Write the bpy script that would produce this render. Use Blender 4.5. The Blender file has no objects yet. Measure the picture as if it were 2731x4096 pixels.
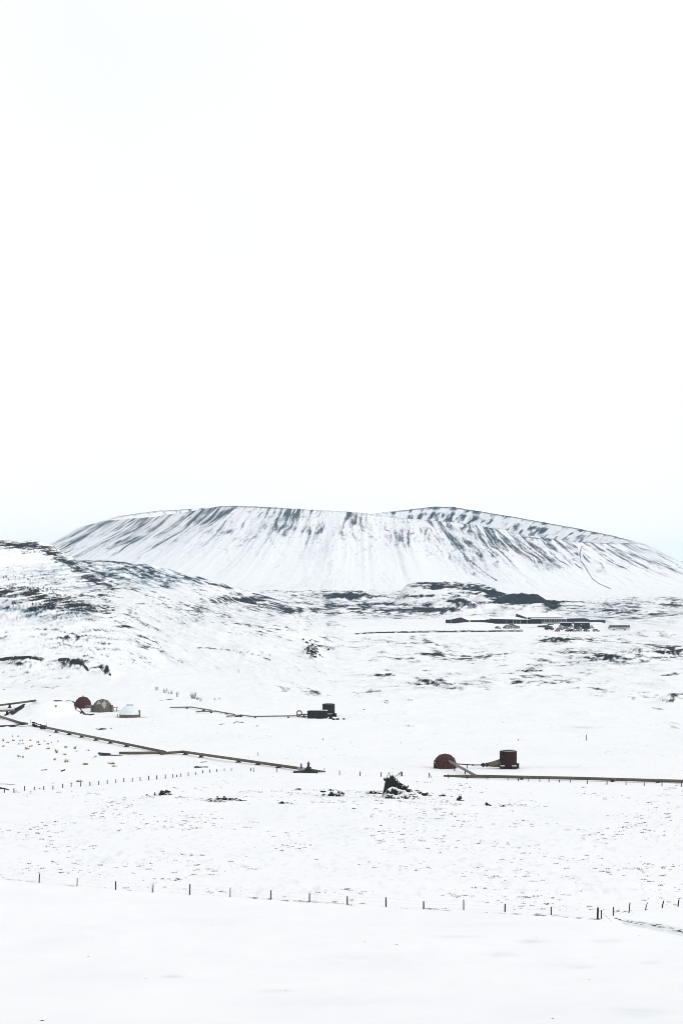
import bpy, bmesh, math, random
import numpy as np
from mathutils import Vector, Matrix

R = math.radians
SC = bpy.context.scene
COL = SC.collection

# ------------------------------------------------------------------ camera, sky, sun, exposure
FPX, CX, HY, CZ = 8000.0, 1365.5, 2300.0, 50.0      # focal length in photo pixels, principal column, eye-level row, eye height
cam_d = bpy.data.cameras.new('camera')
cam = bpy.data.objects.new('camera', cam_d)
COL.objects.link(cam)
cam.location = (0, 0, CZ)
cam.rotation_euler = (R(90), 0, 0)
cam_d.sensor_fit = 'HORIZONTAL'
cam_d.sensor_width = 24.0
cam_d.lens = 24.0 * FPX / 2731.0
cam_d.shift_y = (HY - 2048.0) / 2731.0
cam_d.clip_start = 1.0
cam_d.clip_end = 60000.0
SC.camera = cam

SUN_EL, SUN_AZ = 24.0, 115.0
world = bpy.data.worlds.new('World')
SC.world = world
world.use_nodes = True
wn, wl = world.node_tree.nodes, world.node_tree.links
wn.clear()
w_out = wn.new('ShaderNodeOutputWorld')
w_bg = wn.new('ShaderNodeBackground')
w_bg.inputs['Strength'].default_value = 0.1
w_sky = wn.new('ShaderNodeTexSky')
w_sky.sky_type = 'NISHITA'
w_sky.sun_disc = False
w_sky.sun_elevation = R(SUN_EL)
w_sky.sun_rotation = R(SUN_AZ)
# an even cloud deck hides the clear sky; faint cooler patches where the cloud is thicker
w_tc = wn.new('ShaderNodeTexCoord')
w_no = wn.new('ShaderNodeTexNoise')
w_no.inputs['Scale'].default_value = 3.2
w_no.inputs['Detail'].default_value = 3.0
w_no.inputs['Roughness'].default_value = 0.45
w_rp = wn.new('ShaderNodeValToRGB')
w_rp.color_ramp.elements[0].position = 0.30
w_rp.color_ramp.elements[0].color = (10.2, 10.35, 10.6, 1)
w_rp.color_ramp.elements[1].position = 0.62
w_rp.color_ramp.elements[1].color = (11.4, 11.4, 11.3, 1)
w_mx = wn.new('ShaderNodeMix')
w_mx.data_type = 'RGBA'
w_mx.inputs['Factor'].default_value = 0.94
wl.new(w_tc.outputs['Generated'], w_no.inputs['Vector'])
wl.new(w_no.outputs['Fac'], w_rp.inputs['Fac'])
wl.new(w_sky.outputs['Color'], w_mx.inputs['A'])
wl.new(w_rp.outputs['Color'], w_mx.inputs['B'])
wl.new(w_mx.outputs['Result'], w_bg.inputs['Color'])
wl.new(w_bg.outputs['Background'], w_out.inputs['Surface'])

sun_d = bpy.data.lights.new('sun', 'SUN')
sun_d.energy = 0.95
sun_d.angle = R(25)
sun_d.color = (1.0, 0.97, 0.93)
sun = bpy.data.objects.new('sun', sun_d)
COL.objects.link(sun)
sun.rotation_euler = (R(90 - SUN_EL), 0, R(180 - SUN_AZ))
sun.location = (0, 0, 400)

SC.view_settings.view_transform = 'Standard'
SC.view_settings.look = 'None'
SC.view_settings.gamma = 1.0
SC.view_settings.exposure = 0.0
SC.view_settings.use_curve_mapping = False
SC.render.engine = 'CYCLES'
SC.cycles.max_bounces = 6
SC.cycles.diffuse_bounces = 3
SC.cycles.volume_bounces = 1
SC.cycles.use_denoising = True
SC.cycles.denoiser = 'OPENIMAGEDENOISE'
SC.cycles.denoising_input_passes = 'RGB_ALBEDO_NORMAL'
SC.cycles.denoising_prefilter = 'ACCURATE'
SC.cycles.pixel_filter_type = 'BLACKMAN_HARRIS'
SC.cycles.filter_width = 0.95
SC.cycles.use_adaptive_sampling = True
SC.cycles.adaptive_threshold = 0.012

rng = np.random.default_rng(11)
random.seed(5)

# ------------------------------------------------------------------ noise
def _hash(ix, iy, seed):
    h = (ix.astype(np.int64) * 374761393 + iy.astype(np.int64) * 668265263 + seed * 1442695041) & 0xFFFFFFFF
    h = ((h ^ (h >> 13)) * 1274126177) & 0xFFFFFFFF
    h = h ^ (h >> 16)
    return (h & 0xFFFFFF).astype(np.float64) / 16777215.0

def vnoise(x, y, seed=0):
    fx, fy = np.floor(x), np.floor(y)
    u, v = x - fx, y - fy
    u = u * u * u * (u * (u * 6 - 15) + 10)
    v = v * v * v * (v * (v * 6 - 15) + 10)
    ix, iy = fx.astype(np.int64), fy.astype(np.int64)
    a = _hash(ix, iy, seed); b = _hash(ix + 1, iy, seed)
    c = _hash(ix, iy + 1, seed); d = _hash(ix + 1, iy + 1, seed)
    return (a * (1 - u) + b * u) * (1 - v) + (c * (1 - u) + d * u) * v

def fbm(x, y, octv=4, seed=0, gain=0.5):
    s = 0.0; a = 1.0; t = 0.0
    cs, sn = math.cos(0.6), math.sin(0.6)
    for i in range(octv):
        s = s + a * vnoise(x, y, seed + i * 17)
        t += a; a *= gain
        x, y = (x * cs - y * sn) * 2.03 + 3.1, (x * sn + y * cs) * 2.03 + 7.7
    return s / t

def ridged(x, y, octv=3, seed=0):
    s = 0.0; a = 1.0; t = 0.0
    for i in range(octv):
        n = 1 - np.abs(2 * vnoise(x, y, seed + i * 31) - 1)
        s = s + a * n * n
        t += a; a *= 0.5
        x, y = x * 2.1 + 5.3, y * 2.1 + 1.9
    return s / t

def sstep(a, b, x):
    t = np.clip((x - a) / (b - a), 0, 1)
    return t * t * (3 - 2 * t)

# ------------------------------------------------------------------ terrain height
def xw(px, Y):
    return (px - CX) * Y / FPX

def zw(py, Y):
    return CZ - (py - HY) * Y / FPX

def proj(X, Y, Z):
    return CX + FPX * X / Y, HY - FPX * (Z - CZ) / Y

PY = np.array([0, 40, 100, 160, 230, 290, 400, 500, 600, 680, 760, 850, 930, 1030, 1129, 1400, 1600, 2000, 2600, 3500, 30000], float)
PZ = np.array([-1.7, -10, -21.9, -29.8, -37.0, -45.0, -46.0, -47.0, -47.9, -48.2, -46.6, -42.6, -39.0, -35.2, -32.7, -32.3, -27.5, -24.5, -21.0, -20.0, -20.0]) + CZ
_yy = np.arange(0, 30001, 2.0)
_zz = np.interp(_yy, PY, PZ)
_k = np.hanning(23); _k /= _k.sum()
_zp = np.pad(_zz, 11, mode='edge')
_zs = np.convolve(_zp, _k, 'valid')
_zs[:8] = _zz[:8]

def profile(Y):
    return np.interp(Y, _yy, _zs)

# hills: crest distance, front width, back width, crest line as it stands in front of the sky/plain (photo px, row), roughness in m
HILLS = [
    dict(D=1820, wf=330, wb=260, a=1.6, c=[(-900, 2210), (-300, 2225), (150, 2238), (300, 2243), (420, 2241), (480, 2250), (600, 2268), (690, 2284), (800, 2312), (870, 2335), (960, 2362), (1060, 2385), (1180, 2420)]),
    dict(D=1400, wf=230, wb=200, a=1.8, c=[(-1600, 2230), (-700, 2190), (-200, 2172), (0, 2170), (80, 2168), (140, 2172), (190, 2190), (215, 2203), (250, 2224), (290, 2250), (330, 2282), (380, 2312), (430, 2334), (520, 2360), (640, 2400), (800, 2440), (980, 2485)]),
    dict(D=1360, wf=190, wb=150, a=1.0, c=[(-600, 2330), (200, 2338), (400, 2342), (600, 2355), (800, 2372), (900, 2383), (1000, 2402), (1060, 2428), (1150, 2460), (1230, 2492)]),
    dict(D=1010, wf=120, wb=110, a=1.0, c=[(-400, 2455), (300, 2462), (600, 2468), (900, 2478), (1050, 2500), (1150, 2522), (1230, 2546), (1275, 2572), (1300, 2595), (1340, 2622)]),
    dict(D=960, wf=135, wb=90, a=1.5, c=[(-1500, 2420), (-600, 2375), (-150, 2352), (0, 2350), (90, 2345), (112, 2360), (170, 2374), (280, 2395), (370, 2421), (450, 2462), (520, 2502), (600, 2552), (680, 2598), (760, 2640), (820, 2668)]),
    dict(D=1760, wf=120, wb=100, a=1.3, c=[(1560, 2384), (1620, 2348), (1650, 2338), (1690, 2331), (1800, 2330), (1900, 2333), (1955, 2340), (1982, 2356), (2005, 2374), (2060, 2392), (2120, 2412)]),
    dict(D=1620, wf=90, wb=70, a=1.2, c=[(1860, 2424), (1880, 2374), (1915, 2364), (1950, 2374), (2000, 2386), (2030, 2377), (2080, 2376), (2130, 2374), (2160, 2384), (2180, 2400), (2196, 2408), (2210, 2399), (2225, 2411), (2245, 2440)]),
    dict(D=1560, wf=45, wb=60, a=0.7, c=[(1760, 2446), (1775, 2412), (1820, 2400), (1860, 2392), (1890, 2402), (1930, 2446)]),
]

def hill_add(X, Y, base):
    top = base.copy()
    wob = (vnoise(X / 60.0 + 3.3, X * 0 + 1.7, 5) - 0.5) * 60
    for i, h in enumerate(HILLS):
        D = h['D']
        cx = np.array([xw(p, D) for p, r in h['c']]); cz = np.array([zw(r, D) for p, r in h['c']])
        zc = np.interp(X, cx, cz, left=-99, right=-99)
        bD = profile(np.array([D]))[0]
        hh = np.maximum(zc - bD, 0)
        # taper the ends of the ridge
        hh = hh * sstep(cx[0], cx[0] + 15, X) if h['c'][0][0] > 0 else hh
        dy = Y - (D + wob * (h['wf'] / 250.0))
        t = np.where(dy < 0, -dy / h['wf'], dy / h['wb'])
        fall = np.where(t < 1, (0.5 + 0.5 * np.cos(np.pi * np.clip(t, 0, 1))), 0)
        m = (fall > 0) & (hh > 0)
        if not m.any(): continue
        rough = (fbm(X[m] / 16.0, Y[m] / 24.0, 4, 40 + i) - 0.5) * 2 * h['a'] * np.clip(hh[m] / 6.0, 0, 1) * fall[m]
        top[m] = np.maximum(top[m], base[m] + hh[m] * fall[m] + rough)
    return top

# bank that carries the near fence
def bank_line(X):
    return 233.0 - 0.12 * X

MOUNDS = []          # filled below: X, Y, rx, ry, height, power

def ground_z(X, Y):
    X = np.asarray(X, float); Y = np.asarray(Y, float)
    z = profile(Y)
    # foreground bank: the slope ends at the fence, then falls to the field
    yb = bank_line(X)
    pxb = CX + FPX * X / yb
    zb = CZ - (np.interp(pxb, [-1500, 0, 156, 463, 759, 1083, 1389, 1694, 2019, 2204, 2389, 2731, 4200], [3410, 3522, 3536, 3565, 3585, 3604, 3624, 3641, 3653, 3666, 3682, 3716, 3830]) - HY) * yb / FPX
    z0 = float(profile(np.array([233.0]))[0])
    width = np.interp(pxb, [-1500, 1200, 2200, 2600, 3500], [34, 34, 52, 75, 90])
    t = np.clip(Y / yb, 0, 1)
    near = np.interp(Y, PY[:5], PZ[:5])
    near = np.interp(Y, _yy[:400], _zs[:400]) * 0 + near + (zb - np.interp(yb, PY[:5], PZ[:5])) * t ** 1.6
    k = sstep(0, 1, (Y - yb) / width)
    field = np.interp(Y, [0, 290, 300], [5.0, 5.0, 5.0])
    field = np.where(Y > 290, z, 5.0)
    z = np.where(Y < yb, near, (zb - 0.118 * np.clip(Y - yb, 0, 200)) * (1 - k) + field * k)
    # drifts and swells
    z = z + (fbm(X / 7.0, Y / 9.0, 3, 19) - 0.5) * np.interp(Y, [0, 90, 200, 240, 300], [0, .5, .55, .3, .0])
    z = z + (fbm(X / 45.0, Y / 60.0, 3, 3) - 0.5) * np.interp(Y, [0, 60, 200, 300, 700, 1000], [0, 0.6, 0.7, 0.7, 1.2, 1.6])
    flat = sstep(1080, 1130, Y) * (1 - sstep(1420, 1500, Y)) * sstep(xw(1350, 1200), xw(1480, 1200), X)
    z = hill_add(X, Y, z)
    z = z * (1 - flat) + (profile(Y)) * flat
    # hummocks of the lava field
    amp = np.interp(Y, [0, 200, 290, 420, 560, 700, 900, 1100, 1500, 1600, 2600, 2800], [0, 0.05, 0.10, 0.16, 0.25, 0.6, 1.0, 1.1, 1.3, 2.2, 2.4, 0.4])
    amp = amp * (1 - 0.97 * flat)
    z = z + (ridged(X / 17.0 + 0.3 * fbm(X / 9., Y / 9., 2, 8), Y / 21.0, 3, 71) - 0.35) * amp
    z = z + (fbm(X / 4.5, Y / 6.0, 3, 91) - 0.5) * amp * 0.7
    for (mx, my, rx, ry, h, pw) in MOUNDS:
        m = (np.abs(X - mx) < 2.2 * rx) & (np.abs(Y - my) < 2.2 * ry)
        if not np.any(m):
            continue
        d = ((X[m] - mx) / rx) ** 2 + ((Y[m] - my) / ry) ** 2
        d = d * (0.75 + 0.5 * fbm(X[m] / (rx * .45), Y[m] / (ry * .45), 3, 13))
        z[m] = z[m] + h * np.exp(-d ** pw)
    return z

def gz(X, Y):
    return float(ground_z(np.array([float(X)]), np.array([float(Y)]))[0])

_ray = np.concatenate([np.arange(85, 320, 2.0), np.arange(320, 800, 2.5), np.arange(800, 2700, 7.0)])

def _cross(px, py, ray):
    X = (px - CX) * ray / FPX
    d = CZ - (py - HY) * ray / FPX - ground_z(X, ray)
    i = int(np.argmax(d < 0))
    if d[i] >= 0: i = len(ray) - 1
    i = max(i, 1)
    t = d[i - 1] / (d[i - 1] - d[i] + 1e-9)
    return ray[i - 1], ray[i], ray[i - 1] + (ray[i] - ray[i - 1]) * min(max(t, 0), 1)

def hit(px, py):
    """first point of the ground seen at a photo pixel"""
    a, b, _ = _cross(px, py, _ray)
    a, b, Y = _cross(px, py, np.linspace(a - 1.0, b + 0.2, 24))
    x = (px - CX) * Y / FPX
    return Vector((x, Y, gz(x, Y)))

# mounds: photo pixel of the foot, half width px, height px, depth m, shape power
for (px, py, hw, hp, dep, pw) in [
    (180, 2868, 120, 58, 9, 1.8),          # snow-covered heap by the domes
    (860, 3222, 190, 16, 7, 1.0), (1560, 3232, 200, 22, 9, 1.0), (660, 3205, 70, 14, 5, 1.0), (1830, 3240, 150, 10, 6, 1.0),
    (2430, 2665, 130, 44, 16, 1.0), (2610, 2640, 130, 46, 14, 1.0), (2290, 2622, 50, 22, 10, 1.0), (2230, 2572, 80, 18, 10, 1.0),
    (2110, 2695, 60, 20, 8, 1.0), (2680, 2705, 60, 16, 8, 1.0), (1730, 2742, 80, 22, 8, 1.0), (1530, 2710, 60, 20, 8, 1.0), (1690, 2690, 45, 14, 6, 1.0),
    (2690, 2820, 45, 34, 6, 1.0), (2520, 2805, 50, 22, 6, 1.0), (1850, 2770, 90, 16, 7, 1.0), (2000, 2815, 60, 12, 5, 1.0), (2350, 2868, 60, 18, 6, 1.0), (2180, 2865, 60, 10, 5, 1.0),
    (1545, 2812, 20, 12, 3, 1.0), (1635, 2806, 26, 14, 3, 1.0), (1640, 2908, 40, 8, 3, 1.0), (2650, 2800, 40, 10, 4, 1.0),
    (2640, 2545, 90, 24, 20, 1.0), (2720, 2500, 80, 24, 20, 1.0),
    (90, 2690, 110, 40, 12, 1.2), (300, 2690, 60, 44, 10, 1.2), (425, 2705, 34, 44, 6, 1.2),
    (1250, 2632, 45, 50, 8, 1.2), (1000, 2625, 90, 26, 12, 1.0), (1400, 2400, 130, 34, 40, 1.4),
    (960, 2410, 45, 14, 25, 1.0), (2620, 2395, 60, 12, 25, 1.0), (2450, 2398, 110, 14, 25, 1.0),
    (1900, 2508, 110, 17, 14, 1.3), (2390, 2506, 60, 16, 12, 1.2), (2150, 2512, 40, 4, 8, 1.2), (480, 3022, 60, 8, 3, 1.0), (820, 3072, 40, 12, 2.5, 1.0), (945, 2905, 60, 10, 3, 1.0), (1530, 2785, 30, 8, 3, 1.0),
]:
    p = hit(px, py)
    s = p.y / FPX
    MOUNDS.append((p.x, p.y + dep * 0.9, hw * s, dep, hp * s, pw))

# ------------------------------------------------------------------ materials
def new_mat(name):
    m = bpy.data.materials.new(name)
    m.use_nodes = True
    nt = m.node_tree
    b = nt.nodes['Principled BSDF']
    return m, nt, b

def node(nt, t, **kw):
    n = nt.nodes.new(t)
    for k, v in kw.items():
        if k in n.inputs:
            n.inputs[k].default_value = v
        else:
            setattr(n, k, v)
    return n

SNOW = (0.825, 0.832, 0.845, 1)

def simple(name, col, rough=0.7, metal=0.0, var=0.35, scale=3.0, snow=0.0):
    """painted / rusted / concrete surface with mottling and, on faces turned to the sky, settled snow"""
    m, nt, b = new_mat(name)
    tc = node(nt, 'ShaderNodeTexCoord')
    n1 = node(nt, 'ShaderNodeTexNoise', Scale=scale, Detail=5.0, Roughness=0.65)
    nt.links.new(tc.outputs['Object'], n1.inputs['Vector'])
    rp = node(nt, 'ShaderNodeValToRGB')
    rp.color_ramp.elements[0].position = 0.28
    rp.color_ramp.elements[0].color = tuple(c * (1 - var) for c in col[:3]) + (1,)
    rp.color_ramp.elements[1].position = 0.72
    rp.color_ramp.elements[1].color = tuple(min(1, c * (1 + var)) for c in col[:3]) + (1,)
    nt.links.new(n1.outputs['Fac'], rp.inputs['Fac'])
    out = rp.outputs['Color']
    if snow > 0:
        ge = node(nt, 'ShaderNodeNewGeometry')
        sx = node(nt, 'ShaderNodeSeparateXYZ')
        nt.links.new(ge.outputs['Normal'], sx.inputs[0])
        n2 = node(nt, 'ShaderNodeTexNoise', Scale=scale * 0.8, Detail=4.0)
        nt.links.new(tc.outputs['Object'], n2.inputs['Vector'])
        ad = node(nt, 'ShaderNodeMath', operation='MULTIPLY_ADD')
        nt.links.new(n2.outputs['Fac'], ad.inputs[0]); ad.inputs[1].default_value = 0.7
        nt.links.new(sx.outputs['Z'], ad.inputs[2])
        mr = node(nt, 'ShaderNodeMapRange')
        mr.inputs['From Min'].default_value = 1.33 - snow * 0.6
        mr.inputs['From Max'].default_value = 1.45 - snow * 0.6
        nt.links.new(ad.outputs[0], mr.inputs['Value'])
        mx = node(nt, 'ShaderNodeMix', data_type='RGBA')
        nt.links.new(mr.outputs['Result'], mx.inputs['Factor'])
        nt.links.new(out, mx.inputs['A']); mx.inputs['B'].default_value = SNOW
        out = mx.outputs['Result']
    nt.links.new(out, b.inputs['Base Color'])
    b.inputs['Roughness'].default_value = rough
    b.inputs['Metallic'].default_value = metal
    b.inputs['Specular IOR Level'].default_value = 0.12
    bp = node(nt, 'ShaderNodeBump', Strength=0.25, Distance=0.03)
    nt.links.new(n1.outputs['Fac'], bp.inputs['Height'])
    nt.links.new(bp.outputs['Normal'], b.inputs['Normal'])
    return m

def ground_material(name, rock_a, rock_b, nscale, stretch, edge=0.5, lo=0.34, hi=0.84):
    m, nt, b = new_mat(name)
    L = nt.links
    tc = node(nt, 'ShaderNodeTexCoord')
    mp = node(nt, 'ShaderNodeMapping')
    mp.inputs['Scale'].default_value = stretch
    L.new(tc.outputs['Object'], mp.inputs['Vector'])
    n1 = node(nt, 'ShaderNodeTexNoise', Scale=nscale, Detail=6.0, Roughness=0.62)
    L.new(mp.outputs['Vector'], n1.inputs['Vector'])
    at = node(nt, 'ShaderNodeAttribute', attribute_name='rock')
    # cover = attribute broken up by fine noise
    sub = node(nt, 'ShaderNodeMath', operation='SUBTRACT'); L.new(n1.outputs['Fac'], sub.inputs[0]); sub.inputs[1].default_value = 0.5
    ma = node(nt, 'ShaderNodeMath', operation='MULTIPLY_ADD'); L.new(sub.outputs[0], ma.inputs[0]); ma.inputs[1].default_value = edge * 2; L.new(at.outputs['Fac'], ma.inputs[2])
    mr = node(nt, 'ShaderNodeMapRange', interpolation_type='SMOOTHSTEP')
    mr.inputs['From Min'].default_value = lo; mr.inputs['From Max'].default_value = hi
    L.new(ma.outputs[0], mr.inputs['Value'])
    # no fleck where there is no rock at all
    g0 = node(nt, 'ShaderNodeMapRange'); g0.inputs['From Min'].default_value = 0.03; g0.inputs['From Max'].default_value = 0.16
    L.new(at.outputs['Fac'], g0.inputs['Value'])
    mu = node(nt, 'ShaderNodeMath', operation='MULTIPLY'); L.new(mr.outputs['Result'], mu.inputs[0]); L.new(g0.outputs['Result'], mu.inputs[1])
    n2 = node(nt, 'ShaderNodeTexNoise', Scale=nscale * 2.7, Detail=4.0, Roughness=0.7)
    L.new(mp.outputs['Vector'], n2.inputs['Vector'])
    rr = node(nt, 'ShaderNodeValToRGB')
    rr.color_ramp.elements[0].position = 0.3; rr.color_ramp.elements[0].color = rock_a + (1,)
    rr.color_ramp.elements[1].position = 0.75; rr.color_ramp.elements[1].color = rock_b + (1,)
    L.new(n2.outputs['Fac'], rr.inputs['Fac'])
    # wind-thinned or icy snow, greyer than fresh snow
    ic = node(nt, 'ShaderNodeAttribute', attribute_name='ice')
    n3 = node(nt, 'ShaderNodeTexNoise', Scale=nscale * 0.9, Detail=3.0)
    L.new(mp.outputs['Vector'], n3.inputs['Vector'])
    im = node(nt, 'ShaderNodeMath', operation='MULTIPLY'); L.new(ic.outputs['Fac'], im.inputs[0]); L.new(n3.outputs['Fac'], im.inputs[1]); im.use_clamp = True
    sm = node(nt, 'ShaderNodeMix', data_type='RGBA')
    L.new(im.outputs[0], sm.inputs['Factor'])
    sm.inputs['A'].default_value = SNOW
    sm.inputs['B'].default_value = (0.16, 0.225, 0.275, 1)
    mx = node(nt, 'ShaderNodeMix', data_type='RGBA')
    L.new(mu.outputs[0], mx.inputs['Factor']); L.new(sm.outputs['Result'], mx.inputs['A']); L.new(rr.outputs['Color'], mx.inputs['B'])
    L.new(mx.outputs['Result'], b.inputs['Base Color'])
    b.inputs['Roughness'].default_value = 0.85
    b.inputs['Specular IOR Level'].default_value = 0.05
    return m

M = {}
M['ground'] = ground_material('snow_and_lava', (0.006, 0.008, 0.010), (0.027, 0.033, 0.038), 0.75, (1.0, 0.3, 1.6), 0.22, 0.38, 0.78)
M['mountain'] = ground_material('snow_and_scoria', (0.010, 0.017, 0.023), (0.040, 0.056, 0.068), 0.22, (1.0, 1.0, 1.0), 0.24, 0.30, 1.02)
M['rust'] = simple('rust_red_paint', (0.027, 0.0095, 0.0058), 0.75, 0, 0.4, 2.5)
M['red_dome'] = simple('faded_red_panel', (0.062, 0.022, 0.020), 0.7, 0, 0.35, 1.8)
M['grey_dome'] = simple('weathered_grey_panel', (0.125, 0.105, 0.084), 0.7, 0, 0.35, 2.2)
M['grey_dome_snow'] = simple('grey_panel_under_snow', (0.125, 0.105, 0.084), 0.7, 0, 0.35, 1.4, 1.15)
M['pipe'] = simple('dull_olive_pipe_cladding', (0.105, 0.088, 0.064), 0.6, 0, 0.3, 1.5)
M['pipe_grey'] = simple('grey_pipe_cladding', (0.17, 0.168, 0.15), 0.6, 0, 0.3, 1.5)
M['iron'] = simple('dark_iron', (0.028, 0.026, 0.025), 0.6, 0.3, 0.4, 4)
M['steel'] = simple('pale_steel', (0.33, 0.34, 0.33), 0.5, 0.3, 0.3, 4)
M['concrete_dark'] = simple('black_stained_concrete', (0.020, 0.019, 0.018), 0.85, 0, 0.5, 2.2)
M['snow'] = simple('settled_snow', SNOW, 0.9, 0, 0.02, 1.0)
M['thin_snow'] = simple('thin_icy_snow', (0.66, 0.72, 0.745), 0.7, 0, 0.12, 1.2)
M['post'] = simple('dark_wet_wood', (0.011, 0.011, 0.012), 0.8, 0, 0.5, 6)
M['wire'] = simple('galvanised_wire', (0.09, 0.09, 0.095), 0.5, 0.5, 0.2, 2)
M['lava'] = simple('mossy_lava_rock', (0.014, 0.015, 0.011), 0.9, 0, 0.6, 1.8, 1.18)
M['lava_bare'] = simple('bare_lava_rock', (0.012, 0.012, 0.012), 0.9, 0, 0.6, 3.0, 0.62)
M['straw'] = simple('dry_straw_grass', (0.20, 0.140, 0.060), 0.9, 0, 0.4, 6)
M['tussock'] = simple('dead_tussock_grass', (0.060, 0.052, 0.045), 0.9, 0, 0.6, 0.4)
M['twig'] = simple('bare_twig', (0.085, 0.075, 0.080), 0.9, 0, 0.4, 6)
M['wall'] = simple('black_timber_cladding', (0.032, 0.034, 0.037), 0.7, 0, 0.35, 1.2)
M['wall_blue'] = simple('blue_grey_panel', (0.035, 0.060, 0.120), 0.6, 0, 0.2, 1.2)
M['trim'] = simple('pale_grey_trim', (0.45, 0.46, 0.46), 0.6, 0, 0.1, 1.0)
M['yellow'] = simple('yellow_sign_paint', (0.62, 0.42, 0.05), 0.6, 0, 0.1, 1.0)
M['tyre'] = simple('tyre_rubber', (0.02, 0.02, 0.021), 0.8, 0, 0.2, 5)
m, nt, b = new_mat('window_glass'); M['glass'] = m
b.inputs['Base Color'].default_value = (0.035, 0.043, 0.05, 1); b.inputs['Roughness'].default_value = 0.12
m, nt, b = new_mat('lamp_glass'); M['lamp'] = m
b.inputs['Base Color'].default_value = (0.55, 0.55, 0.52, 1); b.inputs['Roughness'].default_value = 0.2

# ------------------------------------------------------------------ mesh helpers
def mesh_from_grid(name, P, attrs, mat, smooth=True, wrap=False):
    """P: rows x cols x 3"""
    nr, nc = P.shape[:2]
    idx = np.arange(nr * nc).reshape(nr, nc)
    if wrap:
        idx = np.concatenate([idx, idx[:, :1]], axis=1)
    a = idx[:-1, :-1].ravel(); b_ = idx[:-1, 1:].ravel(); c = idx[1:, 1:].ravel(); d = idx[1:, :-1].ravel()
    q = np.stack([a, b_, c, d], 1).astype(np.int32)
    me = bpy.data.meshes.new(name)
    me.vertices.add(nr * nc)
    me.vertices.foreach_set('co', P.reshape(-1).astype(np.float32))
    me.loops.add(q.size)
    me.loops.foreach_set('vertex_index', q.ravel())
    me.polygons.add(len(q))
    me.polygons.foreach_set('loop_start', (np.arange(len(q)) * 4).astype(np.int32))
    me.polygons.foreach_set('loop_total', np.full(len(q), 4, np.int32))
    me.polygons.foreach_set('use_smooth', np.full(len(q), smooth, bool))
    me.update(calc_edges=True)
    for k, v in attrs.items():
        at = me.attributes.new(k, 'FLOAT', 'POINT')
        at.data.foreach_set('value', v.ravel().astype(np.float32))
    me.materials.append(mat)
    ob = bpy.data.objects.new(name, me)
    COL.objects.link(ob)
    return ob

class MB:
    def __init__(self):
        self.v = []; self.f = []
    def add(self, vs, fs):
        o = len(self.v)
        self.v += [tuple(p) for p in vs]
        self.f += [tuple(i + o for i in f) for f in fs]
        return self
    def box(self, x0, x1, y0, y1, z0, z1, taper=0.0):
        t = taper
        vs = [(x0, y0, z0), (x1, y0, z0), (x1, y1, z0), (x0, y1, z0), (x0 + t, y0 + t, z1), (x1 - t, y0 + t, z1), (x1 - t, y1 - t, z1), (x0 + t, y1 - t, z1)]
        return self.add(vs, [(3, 2, 1, 0), (4, 5, 6, 7), (0, 1, 5, 4), (1, 2, 6, 5), (2, 3, 7, 6), (3, 0, 4, 7)])
    def quad(self, a, b, c, d):
        return self.add([a, b, c, d], [(0, 1, 2, 3)])
    def tube(self, pts, r, n=8, caps=True):
        pts = [Vector(p) for p in pts]
        rs = r if isinstance(r, (list, tuple)) else [r] * len(pts)
        rings = []
        for i, p in enumerate(pts):
            if i == 0: d = pts[1] - p
            elif i == len(pts) - 1: d = p - pts[i - 1]
            else: d = (pts[i + 1] - p).normalized() + (p - pts[i - 1]).normalized()
            d.normalize()
            up = Vector((0, 0, 1)) if abs(d.z) < 0.95 else Vector((0, 1, 0))
            u = d.cross(up).normalized(); w = u.cross(d).normalized()
            k = 1.0
            if 0 < i < len(pts) - 1:
                c = max(0.4, (p - pts[i - 1]).normalized().dot(d)); k = min(1.6, 1 / c)
            rings.append([p + (u * math.cos(2 * math.pi * j / n) * k + w * math.sin(2 * math.pi * j / n)) * rs[i] for j in range(n)])
        o = len(self.v)
        for rg in rings: self.v += [tuple(q) for q in rg]
        for i in range(len(pts) - 1):
            for j in range(n):
                a = o + i * n + j; b2 = o + i * n + (j + 1) % n
                self.f.append((a, b2, b2 + n, a + n))
        if caps:
            self.f.append(tuple(o + j for j in reversed(range(n))))
            self.f.append(tuple(o + (len(pts) - 1) * n + j for j in range(n)))
        return self
    def lathe(self, prof, n=24, c=(0, 0, 0)):
        o = len(self.v)
        for (r, z) in prof:
            for j in range(n):
                t = 2 * math.pi * j / n
                self.v.append((c[0] + r * math.cos(t), c[1] + r * math.sin(t), c[2] + z))
        for i in range(len(prof) - 1):
            for j in range(n):
                a = o + i * n + j; b2 = o + i * n + (j + 1) % n
                self.f.append((a, b2, b2 + n, a + n))
        return self
    def build(self, name, mat, parent=None, smooth=False):
        me = bpy.data.meshes.new(name)
        me.from_pydata(self.v, [], self.f)
        if smooth:
            me.polygons.foreach_set('use_smooth', np.ones(len(me.polygons), bool))
        me.update()
        me.materials.append(mat)
        ob = bpy.data.objects.new(name, me)
        COL.objects.link(ob)
        if parent is not None:
            ob.parent = parent
        return ob

def tag(o, label, cat, group=None, kind=None):
    if label: o['label'] = label
    if cat: o['category'] = cat
    if group: o['group'] = group
    if kind: o['kind'] = kind
    return o

def thing(name, loc, label, cat, group=None, rz=0.0):
    o = bpy.data.objects.new(name, None)
    COL.objects.link(o)
    o.location = loc
    o.rotation_euler = (0, 0, rz)
    o.empty_display_size = 0.3
    return tag(o, label, cat, group, 'thing')

def copy_tree(o, parent=None):
    c = o.copy(); COL.objects.link(c); c.parent = parent
    for ch in o.children: copy_tree(ch, c)
    return c

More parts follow.
